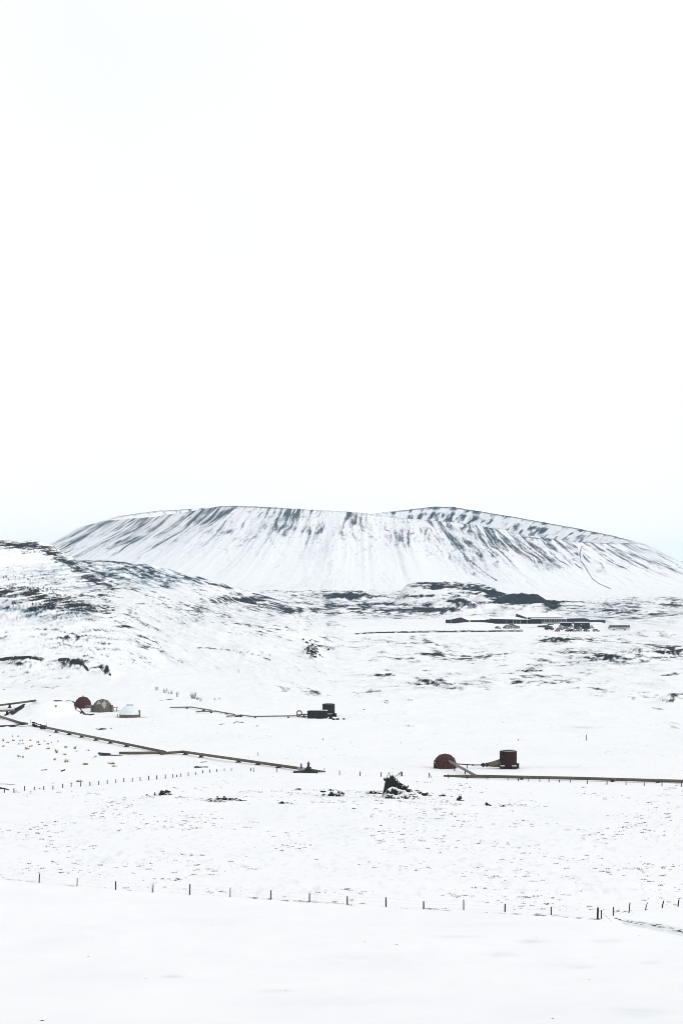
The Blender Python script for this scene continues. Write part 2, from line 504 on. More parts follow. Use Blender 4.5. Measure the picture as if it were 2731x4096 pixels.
# ------------------------------------------------------------------ ground sheet
cols = np.concatenate([np.geomspace(7900, 1600, 18)[:-1] * -1 + CX, np.arange(-235, 2970, 4.8), np.geomspace(1600, 7900, 18)[1:] + CX])
cols = np.unique(np.sort(cols))
rows = np.concatenate([np.geomspace(4, 84, 16)[:-1], np.arange(84, 300, 1.1), np.arange(300, 700, 1.35), np.arange(700, 1500, 1.9), np.arange(1500, 1900, 3.0), np.arange(1900, 2700, 6.5), np.geomspace(2700, 9200, 30)])
TT, YY = np.meshgrid((cols - CX) / FPX, rows)
XX = TT * YY
ZZ = ground_z(XX.ravel(), YY.ravel()).reshape(XX.shape)
PXX = CX + FPX * XX / YY
PYY = HY - FPX * (ZZ - CZ) / YY

# from here on heights are read off the finished sheet itself
def ground_z(X, Y):
    X = np.asarray(X, float); Y = np.asarray(Y, float)
    ci = np.interp(CX + FPX * X / Y, cols, np.arange(len(cols))); ri = np.interp(Y, rows, np.arange(len(rows)))
    c0 = np.clip(ci.astype(int), 0, len(cols) - 2); r0 = np.clip(ri.astype(int), 0, len(rows) - 2)
    u, v = ci - c0, ri - r0
    return (ZZ[r0, c0] * (1 - u) + ZZ[r0, c0 + 1] * u) * (1 - v) + (ZZ[r0 + 1, c0] * (1 - u) + ZZ[r0 + 1, c0 + 1] * u) * v

gy = np.gradient(ZZ, rows, axis=0)
# smoothed slope (drop the broad slope so that only hummock faces count)
def blur_rows(a, n):
    k = np.ones(n) / n
    return (lambda c: (c[n:] - c[:-n]) / n)(np.concatenate([np.zeros((1, a.shape[1])), np.cumsum(np.pad(a, ((n // 2, n // 2), (0, 0)), mode='edge'), 0)]))
gloc = gy - blur_rows(gy, 41)

def blob(px, py, rx, ry, s, pw=1.0):
    return s * np.exp(-(((PXX - px) / rx) ** 2 + ((PYY - py) / ry) ** 2) ** pw)

# regional bareness
dens = np.interp(YY, [0, 290, 700, 780, 900, 1080, 1130, 1420, 1500, 1650, 2550, 2750, 2900], [0, 0, 0.0, 0.18, 0.26, 0.28, 0.25, 0.25, 0.34, 0.37, 0.37, 0.15, 0.0])
flatz = sstep(1080, 1130, YY) * (1 - sstep(1400, 1440, YY)) * sstep(1340, 1440, PXX)
dens = dens * (1 - 0.9 * flatz)
# smooth snow apron at the foot of the hill on the left and around the plant
dens = dens * (1 - 0.85 * np.exp(-(((PXX - 700) / 420) ** 2 + ((PYY - 2730) / 75) ** 2)))
for b_ in [
    (70, 2180, 130, 13, .30), (205, 2210, 30, 13, .3), (255, 2243, 36, 13, .28), (310, 2280, 40, 12, .26), (370, 2318, 40, 10, .2), (480, 2272, 130, 20, -.13), (640, 2300, 120, 20, -.10), (300, 2310, 60, 14, -.1), (200, 2205, 50, 22, .08), (270, 2250, 70, 26, .08), (370, 2315, 60, 16, .25), (90, 2305, 180, 14, .22), (250, 2330, 150, 16, .16), (90, 2240, 130, 20, -.2),
    (420, 2266, 180, 24, .02), (560, 2294, 180, 24, .02), (720, 2322, 120, 20, .03), (480, 2300, 200, 20, .04),
    (60, 2385, 150, 40, .20), (170, 2420, 150, 40, .20), (330, 2445, 120, 30, .2), (430, 2500, 90, 30, .26), (560, 2560, 80, 24, .12), (280, 2550, 140, 20, .12), (60, 2490, 60, 20, .12), (100, 2560, 150, 20, -.1),
    (90, 2640, 80, 20, .34), (290, 2650, 42, 16, .40), (425, 2683, 22, 18, .40), (290, 2580, 90, 16, .2), (540, 2590, 60, 12, .12),
    (1250, 2592, 34, 34, .44), (1010, 2615, 110, 14, .26), (960, 2400, 80, 12, .34), (880, 2420, 160, 34, .2), (760, 2480, 200, 40, .12), (1100, 2560, 160, 30, .1), (1060, 2520, 160, 30, .18),
    (1400, 2386, 110, 13, .62), (1500, 2420, 180, 8, .36), (1700, 2440, 140, 8, .55), (1250, 2400, 220, 30, .06), (1400, 2440, 260, 18, .10),
    (1960, 2378, 36, 14, .55), (2070, 2395, 110, 18, .80), (2130, 2400, 60, 24, .75), (2205, 2415, 30, 16, .75), (1820, 2404, 46, 9, .75), (1740, 2352, 36, 16, .4), (1900, 2352, 80, 10, .42), (1700, 2333, 90, 4, .5), (1830, 2370, 110, 14, -.22), (1680, 2360, 50, 20, -.2), (2060, 2400, 150, 20, .3), (1990, 2392, 34, 4, -.9), (2060, 2404, 26, 3, -.6), (2140, 2416, 34, 4, -.9), (1925, 2396, 40, 8, -.8),
    (2450, 2395, 160, 10, .2), (2500, 2450, 220, 26, .14), (2650, 2470, 120, 40, .10), (2600, 2540, 120, 12, .24),
    (2380, 2628, 90, 14, .22), (2300, 2605, 50, 14, .36), (2220, 2562, 60, 10, .40), (2620, 2592, 110, 18, .20), (2700, 2610, 60, 16, .24),
    (2110, 2680, 55, 10, .42), (2690, 2790, 40, 24, .48), (2520, 2795, 45, 14, .42), (1740, 2735, 90, 14, .34), (1530, 2700, 60, 10, .34), (1690, 2685, 40, 9, .42),
    (1850, 2765, 120, 14, .26), (2350, 2858, 50, 8, .36), (2180, 2860, 70, 8, .30), (1545, 2808, 18, 8, .5), (1635, 2800, 24, 10, .6), (1640, 2905, 40, 6, .45), (2630, 2840, 70, 10, .3), (2040, 2810, 50, 8, .3), (1900, 2640, 200, 30, .06), (2680, 2700, 60, 12, .36), (2700, 2900, 60, 30, .2), (2350, 2770, 80, 14, .16), (1700, 2840, 300, 12, .12)]:
    dens = dens + blob(*b_)
edge = np.interp(PXX, [800, 1600, 1680, 1900, 2000, 2120, 2250, 2400, 2500, 2731, 2900], [2345, 2353, 2356, 2372, 2386, 2398, 2402, 2394, 2389, 2386, 2386])
dens = dens * np.where(YY > 1840, sstep(-1.5, 1.5, PYY - edge), 1.0)
def near_line(pts, w):
    best = np.full(PXX.shape, 1e9)
    for (ax, ay), (bx, by) in zip(pts[:-1], pts[1:]):
        t = np.clip(((PXX - ax) * (bx - ax) + (PYY - ay) * (by - ay)) / ((bx - ax) ** 2 + (by - ay) ** 2), 0, 1)
        best = np.minimum(best, np.hypot(PXX - ax - t * (bx - ax), PYY - ay - t * (by - ay)))
    return np.exp(-(best / w) ** 2)
# rocky brows of the hills
dens = dens + .36 * near_line([(-40, 2180), (80, 2180), (140, 2186), (190, 2204), (250, 2238), (290, 2264), (330, 2292), (380, 2322), (440, 2345)], 15)
dens = dens + .24 * near_line([(-40, 2362), (90, 2360), (170, 2389), (280, 2410), (370, 2438), (450, 2478), (520, 2518), (600, 2566), (650, 2594)], 17)
dens = dens + .12 * near_line([(295, 2252), (420, 2250), (600, 2277), (690, 2294), (800, 2322), (870, 2342), (960, 2372)], 9)
dens = dens + .22 * near_line([(880, 2390), (960, 2400), (1020, 2414), (1045, 2434)], 8)
dens = np.clip(dens, 0, 1.2)
# snow lies in streaks: bare dashes run along the slope (world X) and are thin up the slope (world Z)
tilt = np.interp(PXX, [0, 500, 1200, 1500], [0.20, 0.32, 0.22, 0.0]) * sstep(720, 800, YY)
V = ZZ + tilt * XX + (fbm(XX / 30., YY / 60., 2, 260) - .5) * 3.0
vs_ = np.interp(YY, [1450, 1560], [1.0, 2.6])
dash = (fbm(XX / 6.5 / np.sqrt(vs_), V / (0.55 * vs_) + YY / 45.0, 4, 270, 0.6) - 0.5) / 0.14
spk = (fbm(XX / 2.2 / np.sqrt(vs_), V / (0.4 * vs_) + YY / 12.0, 3, 280, 0.6) - 0.5) / 0.15
big = (fbm(XX / 42.0, YY / 80.0 + V / 9.0, 3, 200) - 0.5) / 0.14
rock = dens + dash * 0.17 + spk * np.interp(PXX, [600, 1100], [0.14, 0.09]) + big * 0.10 + np.clip(gloc, -0.4, 0.5) * np.interp(YY, [290, 700, 900, 1500, 2600], [0.1, 0.35, 0.6, 0.7, 0.8])
rock = np.clip(rock, 0, 1) * sstep(0.03, 0.16, dens) * np.interp(PXX, [700, 1200, 2200, 2500], [.88, .94, .94, .9])

def stroke(target, pts, w0, w1, s, nz=0.6, seed=0):
    """bare earth or painted bank shade along a line of photo pixels: half width tapers w0..w1"""
    x0 = min(p[0] for p in pts) - 20; x1 = max(p[0] for p in pts) + 20
    y0 = min(p[1] for p in pts) - 25; y1 = max(p[1] for p in pts) + 25
    m = (PXX > x0) & (PXX < x1) & (PYY > y0) & (PYY < y1)
    if not m.any(): return
    qx, qy = PXX[m], PYY[m]
    best = np.full(qx.shape, 1e9); wt = np.zeros(qx.shape)
    n = len(pts) - 1
    for i in range(n):
        ax, ay = pts[i]; bx, by = pts[i + 1]
        l2 = (bx - ax) ** 2 + (by - ay) ** 2
        t = np.clip(((qx - ax) * (bx - ax) + (qy - ay) * (by - ay)) / l2, 0, 1)
        d = np.hypot(qx - ax - t * (bx - ax), qy - ay - t * (by - ay))
        c = d < best
        best = np.where(c, d, best); wt = np.where(c, (i + t) / n, wt)
    w = w0 + (w1 - w0) * wt
    v = s * (1 - sstep(0.5, 1.3, best / w)) * (1 - nz + nz * 2 * fbm(qx / 14.0, qy / 5.0, 3, 300 + seed))
    target[m] = np.maximum(target[m], v)

ice = np.clip(.25 + dash * .3 + spk * .2, 0, 1) * np.interp(YY, [700, 800, 1080, 1130, 1420, 1480, 2500, 2700], [0, .34, .36, .3, .3, .5, .5, 0]) * (1 - .8 * flatz) * np.clip(dens * 5, 0, 1)
ice = ice + np.clip((fbm(XX / .9, YY / 2.6, 3, 470, .6) - .56) * 4, 0, 1) * np.interp(PYY, [3100, 3200, 3350, 3560, 3640], [.08, .14, .3, .3, 0]) * (YY > bank_line(XX) + 25) * (.3 + 1.4 * fbm(XX / 12., YY / 16., 2, 480))
# bare brows and ledges on the left slope
for w0_, w1_, s_, nz_, pts_ in [
    (9, 8, .85, .6, [(-20, 2640), (60, 2633), (120, 2630), (172, 2638)]), (8, 5, .9, .5, [(238, 2640), (270, 2637), (310, 2650), (335, 2663), (352, 2680)]), (8, 6, .9, .5, [(402, 2668), (425, 2680), (440, 2698)]),
    (5, 4, .6, .7, [(130, 2512), (220, 2520), (300, 2540), (350, 2562)]), (5, 4, .5, .8, [(240, 2580), (330, 2590), (420, 2622)]), (3, 3, .55, .7, [(680, 2625), (735, 2655)]),
    (4, 3, .5, .8, [(540, 2415), (700, 2418), (860, 2425)]), (4, 3, .55, .8, [(740, 2440), (850, 2452), (960, 2468)]), (4, 4, .55, .8, [(880, 2490), (1000, 2500), (1150, 2524)]), (4, 4, .6, .8, [(780, 2590), (900, 2598), (1000, 2612), (1080, 2640)])]:
    stroke(rock, pts_, w0_, w1_, s_, nz_, int(abs(pts_[0][0])) % 97)
# heap by the domes
stroke(rock, [(20, 2862), (60, 2838), (98, 2818)], 4, 4, 1.0, .2, 1)
stroke(rock, [(50, 2852), (70, 2840), (92, 2826)], 11, 8, .8, .5, 2)
stroke(rock, [(218, 2804), (252, 2804)], 3.5, 2, .95, .2, 3)
stroke(rock, [(262, 2804), (285, 2805), (310, 2816), (316, 2826)], 2, 3.5, .9, .3, 4)
stroke(rock, [(300, 2816), (304, 2838), (330, 2856), (360, 2860), (378, 2857)], 7, 3, .75, .6, 5)
stroke(rock, [(314, 2828), (340, 2858)], 3, 3.5, 1.0, .2, 6)
stroke(rock, [(215, 2818), (228, 2824)], 5, 3, .7, .5, 7)
stroke(rock, [(224, 2834), (238, 2833), (250, 2826)], 4, 2, .6, .5, 8)
stroke(rock, [(272, 2828), (290, 2838)], 3, 2, .6, .5, 9)
# ditch, earth edges and painted road-bank shade
stroke(rock, [(-60, 2912), (0, 2906), (60, 2902), (110, 2898)], 6, 2, .9, .5, 10)
stroke(rock, [(40, 2908), (90, 2906), (148, 2902)], 2, 1.5, .8, .5, 11)
stroke(rock, [(395, 3015), (440, 3016)], 6, 3, .9, .3, 12)
stroke(rock, [(400, 3022), (440, 3022), (490, 3024)], 4, 2, .9, .4, 13)
stroke(rock, [(385, 2918), (448, 2914)], 6, 4, .62, .6, 14)
stroke(rock, [(780, 3070), (830, 3068)], 5, 4, .95, .3, 15)
stroke(rock, [(800, 3050), (828, 3048)], 2, 2, .8, .3, 16)
stroke(rock, [(-20, 3136), (60, 3140)], 2.5, 1.5, .9, .3, 17)
stroke(rock, [(-20, 3150), (20, 3156), (40, 3162)], 6, 2, .85, .6, 18)
stroke(rock, [(880, 2898), (930, 2896), (945, 2888), (975, 2892)], 2.5, 2, .8, .5, 19)
stroke(rock, [(165, 3082), (188, 3080)], 3, 2, .8, .4, 20)
stroke(rock, [(246, 3085), (260, 3080)], 4, 3, .95, .2, 21)
stroke(rock, [(1420, 2536), (1500, 2531), (1700, 2528), (1900, 2526), (2090, 2524)], 3.0, 4.5, .72, .5, 22)  # shade of the road embankment painted in as a dark line
stroke(rock, [(1440, 2530), (1700, 2524), (2090, 2520)], 1.5, 2.0, .55, .6, 23)  # thinner upper line of the same painted bank shade
stroke(rock, [(2150, 2545), (2300, 2556), (2450, 2568), (2600, 2578), (2760, 2590)], 2.0, 3.5, .62, .6, 24)  # dark edge line of the snow-covered road, painted on the ground
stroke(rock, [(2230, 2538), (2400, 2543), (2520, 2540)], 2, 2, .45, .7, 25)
stroke(rock, [(640, 2803), (690, 2797)], 2, 3, .6, .5, 26)
# crest of the foreground bank: trampled earth and old grass under the fence
for k_, (a, b2, s) in enumerate([((-60, 3508), (180, 3530), .2), ((180, 3530), (420, 3552), .38), ((420, 3552), (800, 3580), .22), ((800, 3580), (1000, 3592), .38), ((1000, 3592), (1250, 3610), .5), ((1250, 3610), (1600, 3634), .24), ((1600, 3634), (1900, 3650), .4), ((1900, 3650), (2150, 3662), .45), ((2150, 3662), (2420, 3680), .5)]):
    stroke(rock, [a, b2], 4, 5, s, .9, 30 + k_)
stroke(rock, [(2460, 3676), (2540, 3692), (2640, 3706), (2790, 3742)], 6, 10, .56, .9, 45)
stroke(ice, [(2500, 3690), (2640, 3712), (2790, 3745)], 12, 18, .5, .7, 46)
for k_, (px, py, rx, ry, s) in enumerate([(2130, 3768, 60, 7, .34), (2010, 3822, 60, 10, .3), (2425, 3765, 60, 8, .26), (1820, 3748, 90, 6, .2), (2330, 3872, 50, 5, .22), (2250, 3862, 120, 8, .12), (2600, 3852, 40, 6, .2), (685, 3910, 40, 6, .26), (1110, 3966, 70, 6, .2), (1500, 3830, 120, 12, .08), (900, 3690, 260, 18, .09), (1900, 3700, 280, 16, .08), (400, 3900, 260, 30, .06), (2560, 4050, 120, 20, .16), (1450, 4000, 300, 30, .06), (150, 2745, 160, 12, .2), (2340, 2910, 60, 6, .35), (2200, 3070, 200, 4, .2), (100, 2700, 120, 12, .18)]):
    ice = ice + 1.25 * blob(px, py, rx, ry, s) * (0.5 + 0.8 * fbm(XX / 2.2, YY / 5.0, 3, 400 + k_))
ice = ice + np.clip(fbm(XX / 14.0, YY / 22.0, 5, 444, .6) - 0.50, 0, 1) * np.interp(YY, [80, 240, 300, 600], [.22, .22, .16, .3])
for k_, (px, py, rx, ry, s) in enumerate([(100, 2430, 170, 40, 1.7), (300, 2450, 140, 40, 1.2), (130, 2250, 120, 16, -.2), (420, 2275, 260, 30, 1.7), (650, 2320, 220, 26, 1.6), (120, 2310, 220, 24, .8), (350, 2350, 200, 20, .6), (100, 2645, 120, 22, 1.0), (300, 2660, 60, 20, 1.0), (420, 2550, 200, 40, .4), (900, 2450, 300, 60, .45), (1400, 2430, 400, 40, .7), (2500, 2460, 320, 50, .7), (2420, 2635, 150, 30, 1.1), (2620, 2600, 150, 24, .7), (1750, 2740, 160, 20, .5)]):
    ice = ice + blob(px, py, rx, ry, s) * np.clip(.55 + dash * .40 + spk * .22, 0, 1.2) * 1.25
rock = np.clip(rock, 0, 1.0)
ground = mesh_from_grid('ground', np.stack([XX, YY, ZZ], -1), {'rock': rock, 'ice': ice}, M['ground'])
tag(ground, 'snow-covered plain and lava slopes', None, None, 'structure')

# ------------------------------------------------------------------ crater mountain
MC = Vector((xw(1450, 3500), 3500.0, 0)); MR = 490.0
FRONT = [(200, 2150), (330, 2106), (430, 2082), (625, 2066), (760, 2046), (804, 2037), (850, 2029), (893, 2024), (964, 2023), (1054, 2028), (1143, 2033), (1277, 2040), (1400, 2047), (1483, 2056), (1599, 2071), (1751, 2084), (1885, 2097), (2010, 2120), (2135, 2146), (2224, 2156), (2313, 2167), (2440, 2173), (2560, 2173), (2700, 2200)]
BACK = [(200, 2150), (330, 2106), (375, 2093), (482, 2063), (625, 2044), (714, 2039), (804, 2031), (1000, 2034), (1300, 2050), (1483, 2056), (1599, 2042), (1688, 2032), (1733, 2026), (1813, 2028), (1911, 2044), (2045, 2066), (2179, 2090), (2313, 2115), (2447, 2142), (2554, 2170), (2700, 2200)]
th_front = np.linspace(R(-192), R(12), 1150)
th_back = np.linspace(R(12), R(168), 420)[1:-1]
TH = np.concatenate([th_front, th_back])
nT = len(TH)
rx_ = MC.x + MR * np.cos(TH); ry_ = MC.y + MR * np.sin(TH)
rpx = CX + FPX * rx_ / ry_
f_ = np.interp(rpx, [p[0] for p in FRONT], [p[1] for p in FRONT])
bk = np.interp(rpx, [p[0] for p in BACK], [p[1] for p in BACK])
wb = sstep(-0.06, 0.06, np.sin(TH))
rim = CZ - ((f_ * (1 - wb) + bk * wb) - HY) * ry_ / FPX
rim = rim + (fbm(TH * 60, TH * 0, 3, 500) - 0.5) * 1.6
ZB = 28.0
# rows: outer foot -> rim -> crater floor
so = 1 - np.linspace(0, 1, 150) ** 1.15          # 1 foot .. 0 rim
si = np.linspace(0, 1, 60)[1:] ** 1.7
LEN = 2.55 * (rim - ZB)
rowsP = []; rowS = []
gul = (fbm(TH * 26, TH * 0 + 2.2, 4, 510, 0.6) - 0.5)
gul2 = (ridged(TH * 70, TH * 0 + 4.2, 2, 520) - 0.4)
for s in so:
    r = MR + s * LEN * (1 + 0.05 * gul)
    g = (1 - s) ** 1.28 * 0.82 + 0.18 * (1 - s) ** 2.6
    z = ZB + (rim - ZB) * g
    wgl = np.sin(np.pi * min(1, s * 1.25)) if s < 0.8 else 0.0
    z = z + (gul * 7.0 + gul2 * 2.4) * wgl * (1 - 0.5 * s)
    if s > 0.98: z = z - 6
    rowsP.append(np.stack([MC.x + r * np.cos(TH), MC.y + r * np.sin(TH), z], -1)); rowS.append(np.full(nT, s))
for s in si:
    r = MR * (1 - 0.48 * s)
    z = rim - (rim - 18) * (1 - (1 - s) ** 1.5)
    z = z + (ridged(TH * 55, TH * 0 + s * 0.8, 2, 530) - 0.4) * 4.0 * math.sin(math.pi * s)
    rowsP.append(np.stack([MC.x + r * np.cos(TH), MC.y + r * np.sin(TH), z], -1)); rowS.append(np.full(nT, -s))
MP = np.stack(rowsP); MS = np.stack(rowS); MT = np.broadcast_to(TH, MS.shape)
mpx = CX + FPX * MP[..., 0] / MP[..., 1]; mpy = HY - FPX * (MP[..., 2] - CZ) / MP[..., 1]
rpx2 = np.broadcast_to(rpx, MS.shape)
# bareness down the outer slope, by where the gully starts on the rim
kx = [200, 330, 430, 560, 700, 820, 900, 960, 1010, 1060, 1150, 1240, 1300, 1400, 1480, 1560, 1650, 1720, 1760, 1850, 1950, 2080, 2200, 2300, 2380, 2470, 2560, 2700]
kd = [.46, .50, .58, .62, .62, .66, .60, .30, .10, .50, .58, .50, .22, .50, .34, .50, .40, .46, .78, .62, .64, .52, .46, .34, .44, .50, .50, .5]
kl = [.55, .55, .55, .55, .52, .50, .46, .45, .35, .42, .42, .40, .36, .34, .34, .36, .45, .60, .85, .66, .66, .62, .62, .66, .7, .7, .7, .7]
d0 = np.interp(rpx2, kx, kd); l0 = np.interp(rpx2, kx, kl)
wig = (fbm(MT * 9, MS * 3.0, 2, 540) - 0.5) * 0.05 + (fbm(MT * 40, MS * 9.0, 2, 545) - 0.5) * 0.022
st1 = fbm((MT + wig) * 62, MS * 2.6, 4, 550, 0.62)
st2 = fbm((MT + wig) * 150, MS * 5.0, 3, 560, 0.6)
st3 = fbm((MT + wig) * 330, MS * 9.0, 2, 565, 0.6)
brk = fbm(MT * 34, MS * 17, 3, 570)
mr_ = d0 * (1 - sstep(0.15, 1.15, MS / l0)) * 0.95 + 0.02
mrock = mr_ + (st1 - 0.5) * 1.5 + (st2 - 0.5) * 1.5 + (st3 - 0.5) * 1.0 + (brk - 0.5) * 0.8 + .05
mrock = np.where(MS / l0 > 1.0, mrock - (MS / l0 - 1.0) * 0.9, mrock)
fade = 1 - sstep(0.55, 1.3, MS / l0)
mrock = np.clip(mrock + (fbm(MT * 15, MS * 4.5, 3, 547) - .53) * .9, 0, 1) * fade * .9
low = np.clip((fbm(MT * 190, MS * 46, 3, 577, .6) - .55) * 6, 0, 1) * (1 - sstep(.3, .7, MS)) * (MS > 0) * .6
mrock = np.maximum(mrock, low)
mveil = .05 + np.clip(d0 * (1 - sstep(.2, 1.5, MS / l0)) + (st1 - .5) * 1.1 + (st3 - .5) * 1.6, 0, 1) * np.where(MS < 0, .35, .6) * (st2 + .3)
# crest line swept bare
crest = (1 - sstep(0.0, 0.030, np.abs(MS))) * np.interp(rpx2, [200, 400, 600, 800, 860, 1100, 1200, 1500, 1750, 2100, 2300, 2560, 2600], [.2, .5, .5, .6, .85, .85, .6, .6, .5, .45, .4, .6, .4]) * (0.7 + 0.6 * st2)
mrock = np.where(MS >= 0, np.maximum(mrock, crest), mrock)
# inner wall
inn = fbm(MT * 58 + MS * 7, MS * 15, 4, 580, 0.62)
ird = 0.56 * (1 - sstep(0.06, 0.30, -MS)) * np.interp(rpx2, [1480, 1600, 1750, 1950, 2200, 2400, 2540], [.5, .75, 1.0, 1.0, .92, .7, .3])
inr = np.clip(ird + (inn - 0.5) * 2.6 + (brk - 0.5) * .5 + .04, 0, 1)
lip = (1 - sstep(0.0, 0.025, -MS)) * (np.sin(MT) > 0) * 0.9 * np.interp(rpx2, [300, 480, 760, 800, 1500, 1600, 2500, 2560], [.3, .8, .8, .0, .3, 1, 1, .2])
band = np.exp(-((-MS - 0.035) / 0.012) ** 2) * 0.40
inr = np.maximum(np.clip(inr - band, 0, 1) * (1 - sstep(0.7, 1.0, -MS)), lip)
mrock = np.where(MS < 0, inr, mrock)
# footpath up the right shoulder: a white line with a dark edge
def mstroke(pts, w, s, sub=False):
    global mrock
    best = np.full(mpx.shape, 1e9)
    for i in range(len(pts) - 1):
        ax, ay = pts[i]; bx, by = pts[i + 1]
        t = np.clip(((mpx - ax) * (bx - ax) + (mpy - ay) * (by - ay)) / ((bx - ax) ** 2 + (by - ay) ** 2), 0, 1)
        best = np.minimum(best, np.hypot(mpx - ax - t * (bx - ax), mpy - ay - t * (by - ay)))
    m = (1 - sstep(0.5, 1.2, best / w)) * (MS >= 0) * (np.sin(MT) < 0.05)
    mrock = mrock * (1 - m) if sub else np.maximum(mrock, m * s * (0.6 + 0.7 * st2))
mstroke([(2318, 2182), (2322, 2225), (2345, 2270), (2370, 2310)], 9, 0, True)
mstroke([(2360, 2195), (2372, 2250), (2378, 2300)], 8, 0, True)
mstroke([(2326, 2186), (2318, 2215), (2322, 2240), (2350, 2285), (2368, 2315), (2395, 2335), (2440, 2355), (2475, 2375)], 3.2, .85)
mstroke([(1755, 2090), (1790, 2140), (1860, 2225), (1930, 2285), (1985, 2322)], 3.4, .9)
mstroke([(1752, 2088), (1765, 2110), (1800, 2150), (1830, 2185)], 9, .8)
mstroke([(2105, 2148), (2180, 2158), (2250, 2154)], 3.0, .9)
mstroke([(2290, 2166), (2400, 2173), (2470, 2176), (2540, 2174)], 2.5, .8)
mountain = mesh_from_grid('mountain', MP, {'rock': np.clip(mrock, 0, 1), 'ice': np.clip(mveil, 0, 1)}, M['mountain'], wrap=True)
tag(mountain, 'broad snow-streaked volcanic crater mountain on the horizon', None, None, 'structure')

# far ridge beyond the crater
fx = np.linspace(-9000, 9000, 300)
frs = []
for k_, (yy, f) in enumerate([(6600, 0.0), (7000, 0.6), (7500, 1.0), (8600, 0.5)]):
    h = (30 + 60 * fbm(fx / 900.0, fx * 0 + k_, 4, 600) + 36 * sstep(400, 1400, fx)) * f
    frs.append(np.stack([fx, fx * 0 + yy, 22 + h], -1))
FRP = np.stack(frs)
far = mesh_from_grid('hills', FRP, {'rock': np.clip(fbm(FRP[..., 0] / 160., FRP[..., 1] / 400., 3, 610) * 0.9, 0, 1), 'ice': np.zeros(FRP.shape[:2])}, M['mountain'])
tag(far, 'far pale snow-covered ridge beyond the crater', None, None, 'structure')

# ------------------------------------------------------------------ haze
hz = MB().box(-9500, 9500, -60, 9300, -2.5, 186.0).build('haze', M['snow'])
hm = bpy.data.materials.new('haze'); hm.use_nodes = True
hm.node_tree.nodes.clear()
ho = hm.node_tree.nodes.new('ShaderNodeOutputMaterial')
hv = hm.node_tree.nodes.new('ShaderNodeVolumePrincipled')
hv.inputs['Color'].default_value = (0.50, 0.76, 1.0, 1)
hv.inputs['Density'].default_value = 0.000040
hv.inputs['Anisotropy'].default_value = 0.2
hm.node_tree.links.new(hv.outputs['Volume'], ho.inputs['Volume'])
hz.data.materials.clear(); hz.data.materials.append(hm)
tag(hz, 'pale winter haze over the plain', None, None, 'stuff')

# ------------------------------------------------------------------ visitor centre (car park and baths)
VY = 1325.0
def vx(px, Y=VY): return xw(px, Y)
def vz(py, Y=VY): return zw(py, Y)

def wall_poly(mb, pts, thick):
    """upright wall from a front outline [(X,Y,Z)...] with real thickness to the back"""
    n = len(pts)
    fr = [Vector(p) for p in pts]; bk_ = [p + Vector((0, thick, 0)) for p in fr]
    fs = [tuple(range(n)), tuple(reversed(range(n, 2 * n)))]
    for i in range(n):
        j = (i + 1) % n
        fs.append((i, i + n, j + n, j))
    return mb.add(fr + bk_, fs)

def slab(mb, a, b, c, d, t):
    """sloping roof slab: four top corners, thickness t downwards"""
    top = [Vector(p) for p in (a, b, c, d)]
    bot = [p - Vector((0, 0, t)) for p in top]
    return mb.add(top + bot, [(0, 1, 2, 3), (7, 6, 5, 4), (0, 4, 5, 1), (1, 5, 6, 2), (2, 6, 7, 3), (3, 7, 4, 0)])

gzb = gz(vx(2000), VY)
FLOOR = gzb - 0.6

# long annex with a gable end
ann = thing('annex_building', (vx(1870), VY, FLOOR), 'low black annex with snowy gable roof and a yellow sign on its corner', 'building')
def loc(mb, root): 
    o = root.location
    mb.v = [(v[0] - o[0], v[1] - o[1], v[2] - o[2]) for v in mb.v]
    return mb
Yg, Yc = VY + 8, VY - 2
gl, gr, ga = vx(1803, Yg + 6), vx(1873, Yc), vx(1842, Yg)
we = vz(2480, Yc); wr = vz(2469, Yg)
mb = MB().add([(gl, Yg + 6, FLOOR), (gr, Yc, FLOOR), (gr, Yc, we), (ga, (Yg + 6 + Yc) / 2, wr), (gl, Yg + 6, we)], [(0, 1, 2, 3, 4)])
xr = vx(1941, Yc + 6); Yr = Yc + 6
mb.add([(gr, Yc, FLOOR), (xr, Yr, FLOOR), (xr, Yr, we), (gr, Yc, we)], [(0, 1, 2, 3)])
xb = vx(1916, Yg + 14)
mb.add([(xr, Yr, FLOOR), (vx(1890, Yg + 22), Yg + 22, FLOOR), (vx(1890, Yg + 22), Yg + 22, we), (xb, Yg + 13, wr), (xr, Yr, we)], [(0, 1, 2, 3, 4)])
mb.add([(vx(1890, Yg + 22), Yg + 22, FLOOR), (gl, Yg + 6, FLOOR), (gl, Yg + 6, we), (vx(1890, Yg + 22), Yg + 22, we)], [(0, 1, 2, 3)])
loc(mb, ann).build('wall', M['wall'], ann)
ap = ((ga, (Yg + 6 + Yc) / 2, wr + .15)); ap2 = (xb + 1.0, Yg + 13, wr + .15)
mb = MB(); slab(mb, (gr - .4, Yc - .5, we + .02), (xr + .6, Yr - .4, we + .02), ap2, ap, .25)
slab(mb, ap, ap2, (vx(1890, Yg + 22) + .6, Yg + 22.4, we + .02), (gl - .5, Yg + 6.4, we + .02), .25)
loc(mb, ann).build('roof', M['snow'], ann)
mb = MB().box(vx(1874), vx(1881), Yc - .12, Yc - .02, vz(2488, Yc), vz(2482.5, Yc))
loc(mb, ann).build('sign', M['yellow'], ann)['label'] = 'small yellow sign on the annex corner'
mb = MB().box(vx(1783, Yg + 7), gl - .05, Yg + 7, Yg + 12, FLOOR, vz(2479.5, Yg + 7))
loc(mb, ann).build('side_wing', M['wall'], ann)

